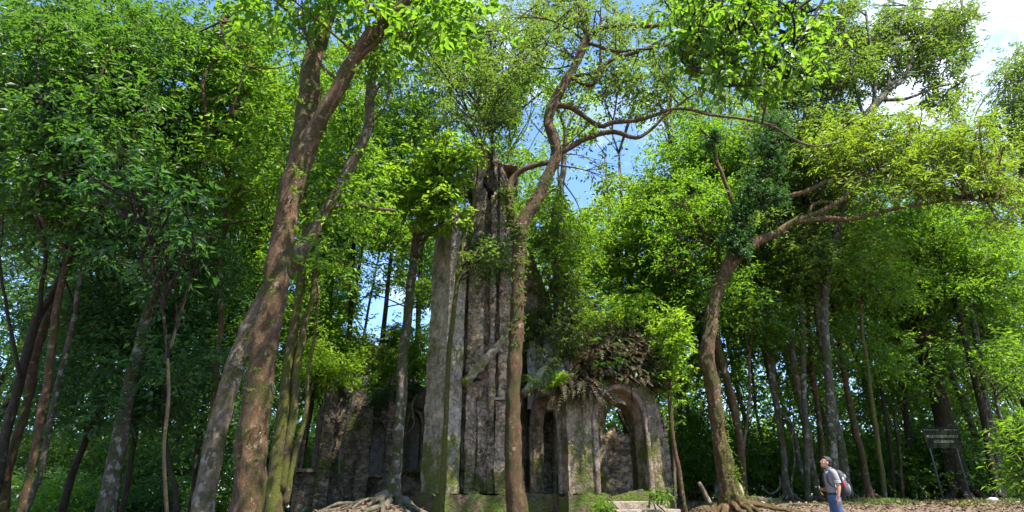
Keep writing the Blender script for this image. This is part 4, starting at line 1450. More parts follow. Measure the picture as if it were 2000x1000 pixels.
# fuller trees just behind the church and the leaning trees
FILL = [
    ('bright lime green tree filling the gap between the porch and the leaning tree', 24, [(1225, 960, 14), (1218, 700, 12), (1212, 560, 10), (1198, 430, 8)], [(1215, 470, 95, 75, 34), (1190, 590, 90, 60, 24), (1280, 600, 60, 60, 12)], 'lime', .17, 'bark_dark'),
    ('lime green tree top left of the leaning tree, lower than the sky gap', 24, [(1330, 960, 14), (1325, 600, 12), (1318, 420, 9)], [(1310, 430, 65, 90, 26), (1330, 620, 60, 90, 22)], 'lime', .18, 'bark_grey'),
    ('yellow green tree behind the vine wrapped limb', 22, [(1400, 960, 14), (1400, 600, 12), (1395, 400, 9)], [(1400, 340, 70, 80, 26), (1450, 480, 80, 80, 22), (1360, 300, 50, 50, 8)], 'mid', .18, 'bark_grey'),
    ('high olive tree between the near bough and the fanned branches', 19, [(1578, 960, 14), (1565, 600, 12), (1560, 330, 10)], [(1570, 220, 80, 110, 38), (1620, 330, 70, 70, 14), (1530, 380, 60, 70, 12), (1640, 90, 50, 80, 14)], 'olive', .17, 'bark_grey'),
    ('green tree under the yellow crown at the right', 24, [(1780, 960, 14), (1760, 650, 11)], [(1720, 500, 110, 50, 26), (1880, 520, 110, 50, 24), (1950, 620, 60, 70, 14)], 'mid', .19, 'bark_dark'),
    ('fresh green tall tree left of the tower above the nave wall', 20.5, [(660, 960, 14), (680, 700, 12), (690, 500, 11), (700, 330, 9)], [(690, 300, 80, 110, 38), (660, 180, 80, 80, 20), (640, 450, 70, 70, 16)], 'mid', .16, 'bark_dark'),
    ('bright tree crown high behind the tower\'s left shoulder', 19.5, [(800, 960, 12), (812, 700, 11), (822, 500, 10), (830, 300, 9)], [(800, 200, 90, 80, 30), (790, 330, 70, 70, 16), (760, 450, 70, 34, 8)], 'mid', .155, 'bark_grey'),
    ('feathery olive tree behind the top of the tower', 19, [(985, 960, 12), (975, 500, 10), (960, 260, 8)], [(960, 110, 70, 90, 26), (1000, 240, 44, 50, 10), (890, 80, 60, 60, 12), (1050, 30, 60, 40, 10)], 'olive', .15, 'bark_grey'),
    ('dark green tree between the largest trunk and the speckled trunk', 17, [(500, 960, 12), (500, 700, 10), (498, 500, 8)], [(500, 400, 70, 100, 24), (470, 560, 60, 70, 12), (540, 200, 60, 80, 12)], 'mid', .15, 'bark_dark'),
    ('green tree seen between the twin mossy stems and the nave wall', 20, [(640, 960, 10), (640, 700, 8)], [(630, 600, 50, 90, 20), (570, 680, 50, 90, 12), (700, 730, 60, 30, 6)], 'mid', .15, 'bark_dark'),
    ('pale slender trunk rising behind the centre tree towards the sky gap', 17, [(1082, 960, 14), (1086, 600, 13), (1085, 430, 17), (1100, 330, 14), (1104, 260, 10), (1085, 200, 8), (1066, 170, 6)], [(1080, 420, 46, 40, 8), (1050, 180, 30, 30, 5), (1085, 470, 60, 40, 12)], 'mid', .14, 'bark_grey'),
    ('dark leaved tree over the top left corner', 14, [(-60, 960, 30), (-20, 500, 26), (20, 200, 20)], [(60, 90, 110, 90, 28), (200, 50, 120, 50, 22), (60, 260, 80, 90, 14), (420, 220, 80, 80, 14)], 'dark', .15, 'bark_dark'),
]
for i, (lab, D, st, cr, lf, sz, bk) in enumerate(FILL):
    tot = sum(e[4] for e in cr)
    tree(lab, D, st, bk, [], cr, lf, sz, int(tot * 560), .95, 1.6, .6, tw=.5, seed=400 + i, sides=10, per=8)

# undergrowth shrubs that close the wood at knee and head height
rs = np.random.default_rng(31)


def shrub(px, py, D, R, leaf, size, n, label, group, seed, spread=30, high=30):
    rr_ = np.random.default_rng(seed)
    c, r = px_blobs([(px, py, spread, high, 9)], D, .8, R, rr_)
    root = empty('undergrowth_shrub', (c[:, 0].mean(), D, gz(c[:, 0].mean(), D)), label, 'shrub', group)
    mb = MB()
    for ci, ri in zip(c, r):
        b0 = np.array([root.location[0] + rr_.normal() * .2, D + rr_.normal() * .2, root.location[2] - .05])
        q = spline(np.array([b0, (b0 + ci) / 2 + rr_.normal(size=3) * .12, ci]), 4)
        mb.tube(q, np.linspace(.03, .008, len(q)), 5)
    mb.build('stems', M['bark_dark'], root)
    leaves(c, r, n, size, M[leaf], 'foliage', root, .75, 7, .42, .3, .25, rr_)
    return root


for row, (D, n_, R, size, n) in enumerate([(25.5, 30, .75, .17, 2600), (31, 30, 1.0, .21, 2600), (39, 30, 1.4, .28, 2600)]):
    for i in range(n_):
        px = -60 + 2120 * (i + rs.random() * .8) / n_
        if 640 < px < 1290 and row == 0:
            continue
        zone = 'left of the church' if px < 800 else ('behind the church' if px < 1300 else 'right of the church')
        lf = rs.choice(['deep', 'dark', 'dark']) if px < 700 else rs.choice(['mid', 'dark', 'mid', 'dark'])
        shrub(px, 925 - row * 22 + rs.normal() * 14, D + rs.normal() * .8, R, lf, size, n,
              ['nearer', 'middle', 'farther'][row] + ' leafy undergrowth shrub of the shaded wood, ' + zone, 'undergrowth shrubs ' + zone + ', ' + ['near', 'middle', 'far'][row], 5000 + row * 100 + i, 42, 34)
for i in range(16):
    px = -30 + 600 * (i + rs.random() * .8) / 16
    shrub(px, 985 + rs.normal() * 12, 19 + 5 * rs.random(), .7, rs.choice(['deep', 'dark', 'mid']), .15, 2600, 'low dark shrub on the slope at the lower left', 'low shrubs on the left slope', 5600 + i, 46, 24)
for i in range(22):
    px = 1330 + 700 * (i + rs.random() * .8) / 22
    shrub(px, 905 + rs.normal() * 26, 23.2 + 1.5 * rs.random(), .7, rs.choice(['mid', 'dark', 'mid']), .15, 2200, 'leafy sapling thicket behind the slim trunks on the right', 'sapling thicket on the right', 5700 + i, 40, 40)
# far-off wood read as one mass
c, r = px_blobs([(x, y, 60, 30, 7) for x in range(-60, 2100, 80) for y in (1000, 960, 905, 850, 790, 730)], 58, 4, 3.0, rs)
tag(leaves(c, r, 60000, .5, M['dark'], 'distant_wood', None, .7, 6, .45, .2, .35, rs), 'far off mass of dark green wood seen between the trunks', 'wood', kind='stuff')

# ================================================================== roots on the ground
rk = np.random.default_rng(55)


def add_roots(root, px, py, D, r, n, Lr, mat, a0=-175, a1=-5, h=.25):
    p = at(px, py, D)
    for k in range(n):
        a = math.radians(a0 + (a1 - a0) * (k + .5) / n + rk.normal() * 8)
        x, y = p[0] + math.cos(a) * r * .55, p[1] + math.sin(a) * r * .55
        l = Lr * (.6 + .7 * rk.random())
        hd, pts = a, []
        for i in range(12):
            tt = i / 11
            pts.append([x, y, gz(x, y) + h * math.exp(-tt * 6) + .03 - .05 * tt])
            hd += rk.normal() * .22 + (a - hd) * .2
            x += math.cos(hd) * l / 12
            y += math.sin(hd) * l / 12
        P = spline(np.array(pts), 3)
        mb = MB()
        mb.tube(P, np.linspace(r * .17, .012, len(P)), 8, .3)
        mb.build('root', M[mat], root)


byl = {o.get('label'): o for o in COL.objects if o.get('label')}


def find(s):
    return next(o for l, o in byl.items() if s in l)


add_roots(find('big leaning tree right of the porch'), 1428, 984, 15.9, .5, 7, 2.2, 'bark_big', h=.12)
add_roots(find('thick dark hollow trunk'), 1884, 980, 22.8, .7, 9, 2.0, 'bark_dark', h=.4)
add_roots(find('brown trunk with flared foot'), 1700, 972, 20.6, .34, 6, 1.4, 'bark_red', h=.2)
add_roots(find('grey trunk with swollen knee'), 1594, 976, 19.8, .25, 5, 1.0, 'bark_pale', h=.18)
add_roots(find('pale trunk with a knotted'), 1542, 982, 20.5, .32, 5, 1.2, 'bark_pale', h=.2)
add_roots(find('thick straight lichened trunk'), 1660, 975, 19.0, .3, 5, 1.4, 'bark_grey', h=.2)
add_roots(find('slim dark trunk right of the thick'), 1948, 972, 21.2, .3, 5, 1.2, 'bark_dark', h=.2)

# epiphytes on the trunks
for (px0, py0, px1, py1, D, wd, n_, lab) in [
        (500, 780, 585, 330, 8.3, 30, 12, 'small epiphyte fern tuft clinging to the largest trunk'),
        (600, 270, 625, 60, 8.5, 22, 8, 'small epiphyte fern tuft on the left fork of the largest trunk'),
        (650, 200, 760, 40, 8.1, 16, 9, 'small epiphyte fern tuft on the right fork of the largest trunk')]:
    pls = []
    for _ in range(n_):
        t = rk.random()
        p = at(px0 + (px1 - px0) * t + rk.normal() * wd * .45, py0 + (py1 - py0) * t, D - .05)
        pls.append((p, .22 + .28 * rk.random()))
    fern_set('olive', pls, lab, lab.replace('small ', 'small ') + 's', 9, .4, name='epiphyte', cat='epiphyte', droop=.7, width=.1)


def trunk_leaves(root, spec, D, n, size, mat, R=.9):
    P, Rr = limb_pts(spec, D, 10)
    i = rk.integers(0, len(P), n // 5)
    leaves(P[i], Rr[i] * 1.15 + .02, n, size, M[mat], 'moss_tufts', root, 1, 5, .5, .5, 0, rk, twig=.06, shell=1)


trunk_leaves(find('largest trunk, thick'), [(490, 900, 78), (508, 760, 72), (530, 600, 66), (556, 450, 62), (578, 340, 57), (592, 262, 50), (606, 170, 47, 8.7), (618, 90, 44, 8.9)], 8.6, 5200, .035, 'olive')
trunk_leaves(find('largest trunk, thick'), [(600, 295, 42, 8.58), (640, 215, 36, 8.4), (690, 120, 36, 8.2), (740, 55, 36, 8.1), (800, 0, 36, 8.0)], 8.5, 1800, .04, 'olive')
trunk_leaves(find('twisting tree'), [(1006, 680, 34), (1010, 600, 32), (1012, 520, 32), (1016, 450, 34), (1014, 462, 26), (998, 420, 24), (994, 372, 22)], 12.6, 5200, .06, 'olive')
trunk_leaves(find('twisting tree'), [(1016, 450, 34), (1040, 400, 30), (1066, 350, 27), (1086, 300, 27), (1078, 262, 25), (1070, 235, 24), (1085, 195, 24), (1112, 150, 22)], 12.6, 1600, .05, 'olive')
trunk_leaves(find('big leaning tree right of the porch'), [(1388, 640, 36), (1396, 590, 34), (1412, 545, 34), (1432, 510, 28), (1470, 475, 24), (1520, 455, 21), (1545, 435, 18), (1600, 415, 15), (1650, 385, 11)], 15.9, 1800, .06, 'olive')

trunk_leaves(find('big leaning tree right of the porch'), [(1436, 984, 60), (1430, 950, 42), (1420, 890, 36), (1405, 810, 30)], 15.8, 5000, .03, 'lime')
# ================================================================== small things on the ground
def lone_tube(name, label, cat, spec, D, mat, rough=.2, sides=10, lift=None):
    P, R = limb_pts(spec, D, 6)
    if lift is not None:
        for i in range(len(P)):
            P[i, 2] = gz(P[i, 0], P[i, 1]) + R[i] * lift
    mb = MB()
    mb.tube(P, R, sides, rough)
    return tag(mb.build(name, M[mat]), label, cat)


lone_tube('fallen_log', 'pale fallen log lying right of the hollow mossy tree foot', 'log', [(1458, 976, 20, 17.6), (1476, 972, 22, 17.7), (1500, 974, 18, 18.0), (1524, 975, 16, 18.2)], 17.6, 'bark_pale', .25, 12, .6)
lone_tube('broken_branch', 'short broken pale stub leaning left of the hollow mossy tree', 'branch', [(1386, 985, 12), (1376, 962, 11), (1365, 942, 8)], 15.4, 'bark_pale')
lone_tube('liana', 'looping pale vine slung between the thin trunks right of the fallen log', 'liana', [(1488, 948, 4), (1496, 960, 4), (1508, 964, 5), (1520, 955, 5), (1524, 942, 5), (1522, 930, 3)], 19.6, 'bark_pale')
lone_tube('liana', 'thin upright twisting vine near the grey trunk with swollen knee', 'liana', [(1550, 978, 3), (1546, 940, 3), (1552, 900, 3), (1548, 850, 3), (1551, 800, 2)], 19.9, 'bark_pale')
lone_tube('fallen_branch', 'thin bare branch lying on the soil before the mossy tree foot', 'branch', [(1330, 990, 5, 14.9), (1370, 988, 6, 15.2), (1420, 990, 5, 15.0), (1450, 986, 3, 15.3)], 15, 'bark_pale', .3, 8, .7)
lone_tube('fallen_branch', 'pale stick lying on the bank just left of the walker', 'branch', [(1500, 990, 5, 15.6), (1540, 986, 6, 16.1), (1600, 988, 5, 16.0)], 15, 'bark_pale', .3, 8, .7)
lone_tube('bare_branch', 'pale dead branch curving across the right canopy above the vine wrapped limb', 'branch', [(1340, 210, 6, 14), (1400, 225, 6), (1470, 235, 6), (1508, 246, 6), (1550, 272, 6), (1590, 285, 5), (1640, 278, 3)], 14, 'bark_pale')
lone_tube('dead_tree', 'bare forked dead branch rising right of the porch ferns', 'branch', [(1318, 985, 9), (1316, 880, 9), (1308, 780, 9), (1300, 700, 8), (1292, 680, 9), (1280, 662, 7), (1268, 655, 4)], 15.8, 'bark_pale')


def rock(name, label, cat, px, py, D, size, mat, seed, squash=(1, .8, .6)):
    u = np.linspace(0, 2 * PI, 14, endpoint=False)
    v = np.linspace(0, PI, 9)
    P = np.array([[math.sin(b) * math.cos(a), math.sin(b) * math.sin(a), math.cos(b)] for b in v for a in u])
    P = P * (1 + .35 * fbm(P * 1.4 + seed, 3))[:, None] * np.array(squash) * size
    c = at(px, py, D)
    P = P + np.array([c[0], c[1], gz(c[0], c[1]) + size * squash[2] * .6])
    i = np.arange(8)[:, None] * 14
    j = np.arange(14)[None, :]
    j2 = (j + 1) % 14
    tag(build(name, P, [np.stack([i + j, i + j2, i + 14 + j2, i + 14 + j], -1).reshape(-1, 4)], mat), label, cat)


M['rock'] = plain('rock', (.24, .21, .18), .9, 12, .5, bump=.8)
M['pinkrock'] = plain('pinkrock', (.30, .20, .16), .9, 14, .25, bump=.6)
rock('stone_slab', 'pinkish upright slab wedged behind the mossy tree foot', 'stone', 1445, 960, 17.2, .19, M['pinkrock'], 3, (.6, .4, 1.5))
rock('pale_stone', 'small whitish pink stone by the dark trunks right of the sign', 'stone', 1938, 975, 19.0, .16, plain('palestone', (.75, .62, .55), .8, 10, .15), 5)
rock('boulder', 'mossy boulder at the right foot of the steps', 'rock', 1300, 990, 14.6, .22, M['plinth'], 8)
rock('boulder', 'mossy rock left of the steps under the middle pier', 'rock', 1160, 992, 13.9, .22, M['plinth'], 12)
for i, (px, D) in enumerate([(1350, 16.4), (1490, 16.8), (1560, 17.4), (1760, 18.8), (1800, 17.0), (1990, 17.5)]):
    rock('stone', 'small brown stone on the dirt bank', 'stone', px, 985, D, .06 + .04 * rk.random(), M['rock'], 20 + i)
    COL.objects[-1]['group'] = 'small stones on the dirt bank'


def scatter_flat(name, label, n, region, size, mat, keep=None, lift=.012):
    x = region[0] + (region[1] - region[0]) * rk.random(n)
    y = region[2] + (region[3] - region[2]) * rk.random(n)
    z = g(x, y) + .03 * fbm(np.stack([x * 4, y * 4, 0 * x], -1), 2) + lift + .02 * rk.random(n)
    P = np.stack([x, y, z], -1)
    a = rk.random(n) * 2 * PI
    ld = norm(np.stack([np.cos(a), np.sin(a), rk.normal(size=n) * .35], -1))
    nn = norm(rk.normal(size=(n, 3)) * .4 + np.array([0, 0, 1]))
    sd = norm(np.cross(ld, nn))
    s = (size * (.5 + rk.random(n)))[:, None]
    V = np.stack([P, P + ld * s * .5 + sd * s * .25, P + ld * s, P + ld * s * .5 - sd * s * .25 + nn * s * .15], 1)
    return tag(build(name, V.reshape(-1, 3), [np.arange(n * 4).reshape(n, 4)], mat, None, False), label, kind='stuff')


scatter_flat('leaf_litter', 'brown fallen leaves over the bank on the right', 26000, (4, 24, 11.5, 22), .085, M['litter'])
scatter_flat('leaf_litter', 'reddish fallen leaves among the bare roots', 9000, (-7, .5, 10.5, 16.5), .085, M['litter'])


def grass(name, label, n, cx, cy, sx, sy, hgt, mat):
    x = cx + rk.normal(size=n) * sx
    y = cy + rk.normal(size=n) * sy
    z = g(x, y) - .01
    P = np.stack([x, y, z], -1)
    h = (hgt * (.4 + .8 * rk.random(n)))[:, None]
    lean = rk.normal(size=(n, 3)) * .35 * h
    lean[:, 2] = 0
    sd = norm(np.cross(rk.normal(size=(n, 3)), np.array([0, 0, 1.]))) * .006
    up = np.array([0, 0, 1.])
    V = np.stack([P - sd, P + sd, P + up * h * .6 + lean * .4 + sd * .8, P + up * h * .95 + lean, P + up * h * .6 + lean * .4 - sd * .8], 1)
    q = np.arange(n)[:, None] * 5
    F4 = q + np.array([[0, 1, 2, 4]])
    F3 = q + np.array([[4, 2, 3]])
    return tag(build(name, V.reshape(-1, 3), [F4, F3], mat, None, False), label, kind='stuff')


p = at(1728, 985, 17.6)
grass('grass', 'bright grass tuft at the foot of the yellow mossed trunk', 1500, p[0], p[1], .45, .3, .16, M['fern'])
grass('grass', 'low grass and moss along the crest of the bank', 9000, 11, 17.6, 5.0, .9, .07, M['mid'])
p = at(1960, 975, 19.5)
grass('grass', 'grass by the trunks at the right edge', 1200, p[0], p[1], .6, .3, .16, M['fern'])

# ================================================================== the sign
SD = 21.0
bx0, bx1 = at(1806, 855, SD)[0], at(1875, 855, SD)[0]
zt, zb = at(1840, 836, SD)[2], at(1840, 874.5, SD)[2]
sg = empty('notice_board', ((bx0 + bx1) / 2, SD, gz(15, SD)), 'dark green notice board on two grey posts before the thick hollow trunk', 'sign')
M['signgreen'] = plain('sign_green', (.009, .013, .006), .8, 9, .35, spec=.1)
M['signpost'] = plain('sign_post', (.07, .085, .09), .55, 20, .35, .3)
M['signtext'] = plain('sign_text', (.17, .18, .10), .7, 20, .25)
mb = MB()
mb.box(((bx0 + bx1) / 2, SD, (zt + zb) / 2), ((bx1 - bx0) / 2, .012, (zt - zb) / 2))
mb.build('board', M['signgreen'], sg, False)
mb = MB()
for x in (bx0, bx1):
    mb.box((x, SD, (zt + zb) / 2), (.014, .02, (zt - zb) / 2 + .014))
for z in (zb, zt):
    mb.box(((bx0 + bx1) / 2, SD, z), ((bx1 - bx0) / 2 - .014, .02, .014))
mb.build('board_frame', M['signgreen'], sg, False)
for px in (1845, 1899):
    x = at(px, 978, SD)[0]
    mb = MB()
    mb.tube([[x, SD + .045, gz(x, SD) - .1], [x, SD + .045, (zt + zb) / 2], [x, SD + .045, zt - .05]], [.028] * 3, 10)
    mb.build('post', M['signpost'], sg)


def lettering(txt, x, y, z, size, width, mat, parent, cx=1.0):
    cu = bpy.data.curves.new('lettering', 'FONT')
    cu.body = txt
    cu.size = size
    cu.align_x = 'CENTER'
    cu.align_y = 'CENTER'
    cu.extrude = .002
    tmp = bpy.data.objects.new('tmp_text', cu)
    COL.objects.link(tmp)
    bpy.context.view_layer.update()
    dg = bpy.context.evaluated_depsgraph_get()
    me = bpy.data.meshes.new_from_object(tmp.evaluated_get(dg))
    bpy.data.objects.remove(tmp)
    vs = np.array([v.co[:] for v in me.vertices])
    wd = vs[:, 0].max() - vs[:, 0].min()
    k = width / wd
    for v in me.vertices:
        a, b, c = v.co
        v.co = (x + a * k, y - c, z + b)
    me.materials.clear()
    me.materials.append(mat)
    o = bpy.data.objects.new('lettering', me)
    COL.objects.link(o)
    o.parent = parent
    o.matrix_parent_inverse = Matrix.Translation(-Vector(parent.location))
    return o


W_ = bx1 - bx0
H_ = zt - zb
xm = (bx0 + bx1) / 2
yf = SD - .016
lettering('VƯỜN QUỐC GIA', xm - W_ * .27, yf, zt - H_ * .10, .05, W_ * .38, M['signtext'], sg)
lettering('KHU DI TÍCH', xm + W_ * .29, yf, zt - H_ * .10, .05, W_ * .36, M['signtext'], sg)
lettering('XIN QUÝ KHÁCH VUI LÒNG KHÔNG VỨT', xm, yf, zt - H_ * .44, .125, W_ * .90, M['signtext'], sg)
lettering('RÁC BỪA BÃI XIN CẢM ƠN', xm, yf, zt - H_ * .70, .125, W_ * .56, M['signtext'], sg)

# ================================================================== the walker
MD = 13.0
mp_ = at(1627, 960, MD)
MX, MY = float(mp_[0]), MD
MZ = gz(MX, MY)
man = empty('person', (MX, MY, MZ), 'standing man in grey short sleeved shirt and blue jeans, side on, looking up', 'person')
man.rotation_euler = (0, 0, math.radians(-8))
M['skin'] = plain('skin', (.50, .25, .15), .5, 30, .10, bump=.05)
M['shirt'] = plain('shirt', (.22, .205, .20), .85, 60, .18, bump=.3)
M['teal'] = plain('teal_collar', (.03, .20, .24), .8, 60, .2)
M['stripe'] = plain('white_stripe', (.55, .55, .54), .8, 60, .08)
M['jeans'] = plain('jeans', (.055, .095, .18), .9, 45, .45, bump=.4)
M['hair'] = plain('hair', (.012, .010, .010), .5, 120, .6, bump=.9, spec=.35)
M['shoe'] = plain('shoe', (.04, .035, .03), .6, 30, .3)
M['pack'] = plain('pack_fabric', (.055, .052, .062), .8, 50, .35, bump=.3)
M['packgrey'] = plain('pack_grey', (.19, .175, .17), .8, 50, .25, bump=.3)
M['red'] = plain('red_pouch', (.55, .03, .035), .45, 40, .2)
M['black'] = plain('black', (.018, .018, .02), .5, 30, .3)
M['yellow_strap'] = plain('yellow_strap', (.62, .42, .04), .6, 30, .2)


def ell(mb, c, r, tilt=0., n=18, m_=12):
    u = np.linspace(0, 2 * PI, n, endpoint=False)
    v = np.linspace(0, PI, m_ + 1)[1:-1]
    P = [[math.sin(b) * math.cos(a), math.sin(b) * math.sin(a), math.cos(b)] for b in v for a in u]
    P += [[0, 0, 1], [0, 0, -1]]
    P = np.array(P) * np.array(r)
    ct, st = math.cos(tilt), math.sin(tilt)
    P = P @ np.array([[ct, 0, st], [0, 1, 0], [-st, 0, ct]]).T + np.array(c)
    k = len(v)
    i = np.arange(k - 1)[:, None] * n
    j = np.arange(n)[None, :]
    j2 = (j + 1) % n
    jj = np.arange(n)
    F3 = np.vstack([np.stack([np.full(n, k * n), jj, (jj + 1) % n], 1), np.stack([np.full(n, k * n + 1), (k - 1) * n + (jj + 1) % n, (k - 1) * n + jj], 1)])
    mb.add(P, np.stack([i + j, i + n + j, i + n + j2, i + j2], -1).reshape(-1, 4), F3)


def finish(mb, name, mat, parent, voxel, smooth=6):
    """merge overlapping shells into one continuous skin"""
    o = mb.build(name, mat, None)
    md = o.modifiers.new('r', 'REMESH')
    md.mode = 'VOXEL'
    md.voxel_size = voxel
    md.use_smooth_shade = True
    if smooth:
        ms = o.modifiers.new('s', 'SMOOTH')
        ms.iterations = smooth
        ms.factor = .5
    bpy.context.view_layer.update()
    me = bpy.data.meshes.new_from_object(o.evaluated_get(bpy.context.evaluated_depsgraph_get()))
    o.modifiers.clear()
    old = o.data
    o.data = me
    me.name = name
    bpy.data.meshes.remove(old)
    if not me.materials:
        me.materials.append(mat)
    o.parent = parent
    return o


TL = -.30      # head tilted back a little: he looks up
hc = np.array([-.035, 0, 1.61])


def hd(p):     # head-local point to body space
    ct, st = math.cos(-TL), math.sin(-TL)
    x, y, z = p
    return (hc[0] + x * ct + z * st, hc[1] + y, hc[2] - x * st + z * ct)


b = MB()
ell(b, hd((.012, 0, .02)), (.098, .077, .112), -TL)
ell(b, hd((-.035, 0, -.055)), (.058, .055, .062), -TL)
ell(b, hd((-.078, 0, -.088)), (.022, .024, .020), -TL)         # chin
ell(b, hd((-.100, 0, -.015)), (.017, .013, .022), -TL)         # nose
ell(b, hd((-.092, 0, .008)), (.011, .010, .026), -TL)
ell(b, hd((-.086, 0, -.052)), (.013, .022, .008), -TL)         # lips
ell(b, hd((-.084, 0, -.064)), (.012, .019, .008), -TL)
for s in (-1, 1):
    ell(b, hd((-.078, s * .034, .034)), (.016, .024, .009), -TL)  # brow
    ell(b, hd((.012, s * .078, -.008)), (.020, .009, .032), -TL)  # ear
    ell(b, hd((-.060, s * .042, -.022)), (.022, .020, .022), -TL)  # cheek
b.tube(spline(np.array([[.02, 0, 1.36], [.012, 0, 1.45], [-.005, 0, 1.55]]), 5), np.interp(np.linspace(0, 1, 11), [0, .5, 1], [.075, .058, .060]), 16)
b.tube(spline(np.array([[0, 0, .86], [0, 0, 1.0], [-.01, 0, 1.15], [0, 0, 1.3], [.015, 0, 1.41]]), 6), np.interp(np.linspace(0, 1, 25), [0, .3, .5, .85, 1], [.155, .15, .15, .175, .12]), 24, ell=(1.0, .68))


def armL():
    return np.array([[.02, -.175, 1.40], [.03, -.225, 1.28], [.045, -.255, 1.14], [.02, -.27, 1.02], [-.015, -.275, .90]])


def armR():
    return np.array([[.01, .175, 1.40], [.03, .235, 1.28], [.03, .255, 1.14], [-.09, .20, 1.06], [-.20, .10, 1.07]])


for arm in (armL(), armR()):
    P = spline(arm, 6)
    b.tube(P, np.interp(np.linspace(0, 1, len(P)), [0, .2, .5, .62, 1], [.058, .056, .043, .044, .028]), 14)


def hand(b, w, d, n, s):
    """palm and five fingers; w wrist, d direction of the fingers, n palm normal, s side on which the thumb leaves"""
    d, n = norm(np.array(d, float)), norm(np.array(n, float))
    t = norm(np.cross(n, d)) * s
    w = np.array(w, float)
    pc = w + d * .052
    R3 = np.stack([d, t, n], 1)
    v = np.array([[x, y, z] for x in (-1, 1) for y in (-1, 1) for z in (-1, 1)], float) * np.array([.046, .036, .013])
    b.add(pc + v @ R3.T, [[0, 1, 3, 2], [4, 6, 7, 5], [0, 4, 5, 1], [2, 3, 7, 6], [0, 2, 6, 4], [1, 5, 7, 3]])
    for k, (off, L_f) in enumerate([(.028, .070), (.010, .078), (-.009, .072), (-.027, .056)]):
        p0 = pc + d * .040 + t * off
        p1 = p0 + d * L_f * .45 + n * .006
        p2 = p1 + d * L_f * .30 + n * L_f * .16
        p3 = p2 + d * L_f * .15 + n * L_f * .22
        b.tube(spline(np.array([p0, p1, p2, p3]), 4), np.linspace(.0092, .0072, 13), 8)
    q0 = w + d * .022 + t * .028
    q1 = q0 + t * .026 + d * .026 + n * .006
    q2 = q1 + t * .006 + d * .026 + n * .010
    b.tube(spline(np.array([q0, q1, q2]), 4), np.linspace(.0125, .0085, 9), 8)


hand(b, (-.015, -.275, .905), (-.12, -.02, -1), (.2, 1, 0), 1)
hand(b, (-.20, .10, 1.07), (-.6, -.75, .05), (.5, -.5, .5), -1)
for s in (-1, 1):
    P = spline(np.array([[.0, s * .09, .88], [-.01, s * .10, .68], [-.01, s * .105, .48], [.02, s * .11, .28], [.03, s * .115, .08]]), 6)
    b.tube(P, np.interp(np.linspace(0, 1, len(P)), [0, .25, .5, .68, 1], [.092, .08, .056, .056, .040]), 16)
    ell(b, (-.04, s * .12, .045), (.12, .042, .035))
finish(b, 'body', M['skin'], man, .0075, 5)

hb = MB()
ell(hb, hd((.030, 0, .042)), (.101, .083, .104), -TL)
ell(hb, hd((.060, 0, -.02)), (.066, .074, .075), -TL)
ell(hb, hd((-.030, 0, .098)), (.055, .062, .038), -TL)
ho = finish(hb, 'hair', M['hair'], man, .008, 2)

sb = MB()
P = spline(np.array([[0, 0, .90], [0, 0, 1.0], [-.012, 0, 1.15], [0, 0, 1.30], [.015, 0, 1.40], [.015, 0, 1.45]]), 6)
sb.tube(P, np.interp(np.linspace(0, 1, len(P)), [0, .2, .4, .7, .88, 1], [.178, .170, .170, .190, .150, .080]), 28, .035, ell=(1.0, .70), freq=.8)
for s in (-1, 1):
    P = spline(np.array([[.012, s * .10, 1.425], [.02, s * .185, 1.395], [.03, s * .238, 1.29], [.042, s * .262, 1.175]]), 6)
    sb.tube(P, np.interp(np.linspace(0, 1, len(P)), [0, .35, 1], [.060, .075, .066]), 18, .05)
finish(sb, 'shirt', M['shirt'], man, .010, 3)
mb = MB()
for s in (-1, 1):
    for (z0_, mt) in ((0, 0),):
        for k in range(2):
            c = np.array([.036 + .004 * k, s * (.252 + .004 * k), 1.225 - .028 * k])
            mb.tube([c + np.array([0, 0, .006]), c - np.array([0, 0, .006])], [.0725, .0722], 18)
mb.build('sleeve_stripes', M['stripe'], man).matrix_parent_inverse = Matrix()
mb = MB()
mb.tube([[.012, 0, 1.44], [.004, 0, 1.47], [-.003, 0, 1.492]], [.083, .075, .068], 20, .05, ell=(1, .95))
ell(mb, (-.085, 0, 1.40), (.03, .035, .05), .3)
mb.build('collar', M['teal'], man).matrix_parent_inverse = Matrix()

jb = MB()
P = spline(np.array([[0, 0, .82], [0, 0, .90], [0, 0, .985]]), 6)
jb.tube(P, np.interp(np.linspace(0, 1, len(P)), [0, .5, 1], [.178, .182, .172]), 26, ell=(1, .74))
for s in (-1, 1):
    P = spline(np.array([[.0, s * .085, .88], [-.008, s * .10, .68], [-.01, s * .105, .48], [.02, s * .11, .28], [.03, s * .115, .07]]), 6)
    jb.tube(P, np.interp(np.linspace(0, 1, len(P)), [0, .25, .5, .68, 1], [.108, .096, .076, .074, .068]), 18, .07, freq=1.2)
finish(jb, 'jeans', M['jeans'], man, .011, 3)
mb = MB()
mb.tube([[0, 0, .955], [0, 0, .99]], [.181, .181], 26, ell=(1, .74))
mb.build('belt', M['black'], man).matrix_parent_inverse = Matrix()
for s in (-1, 1):
    fb = MB()
    ell(fb, (-.05, s * .12, .045), (.14, .052, .048))
    ell(fb, (.02, s * .118, .07), (.06, .05, .06))
    finish(fb, 'shoe', M['shoe'], man, .012, 2)
# backpack, a thing of its own
bp = empty('backpack', (MX, MY, MZ), 'dark grey backpack with pale pockets and a red pouch, on the man\'s back', 'backpack')
bp.rotation_euler = man.rotation_euler


def soft(parts, mat, name, vox=.011, sm=8):
    mb = MB()
    for c, h, tl in parts:
        ell(mb, c, h, tl)
    o = finish(mb, name, mat, bp, vox, sm)
    return o


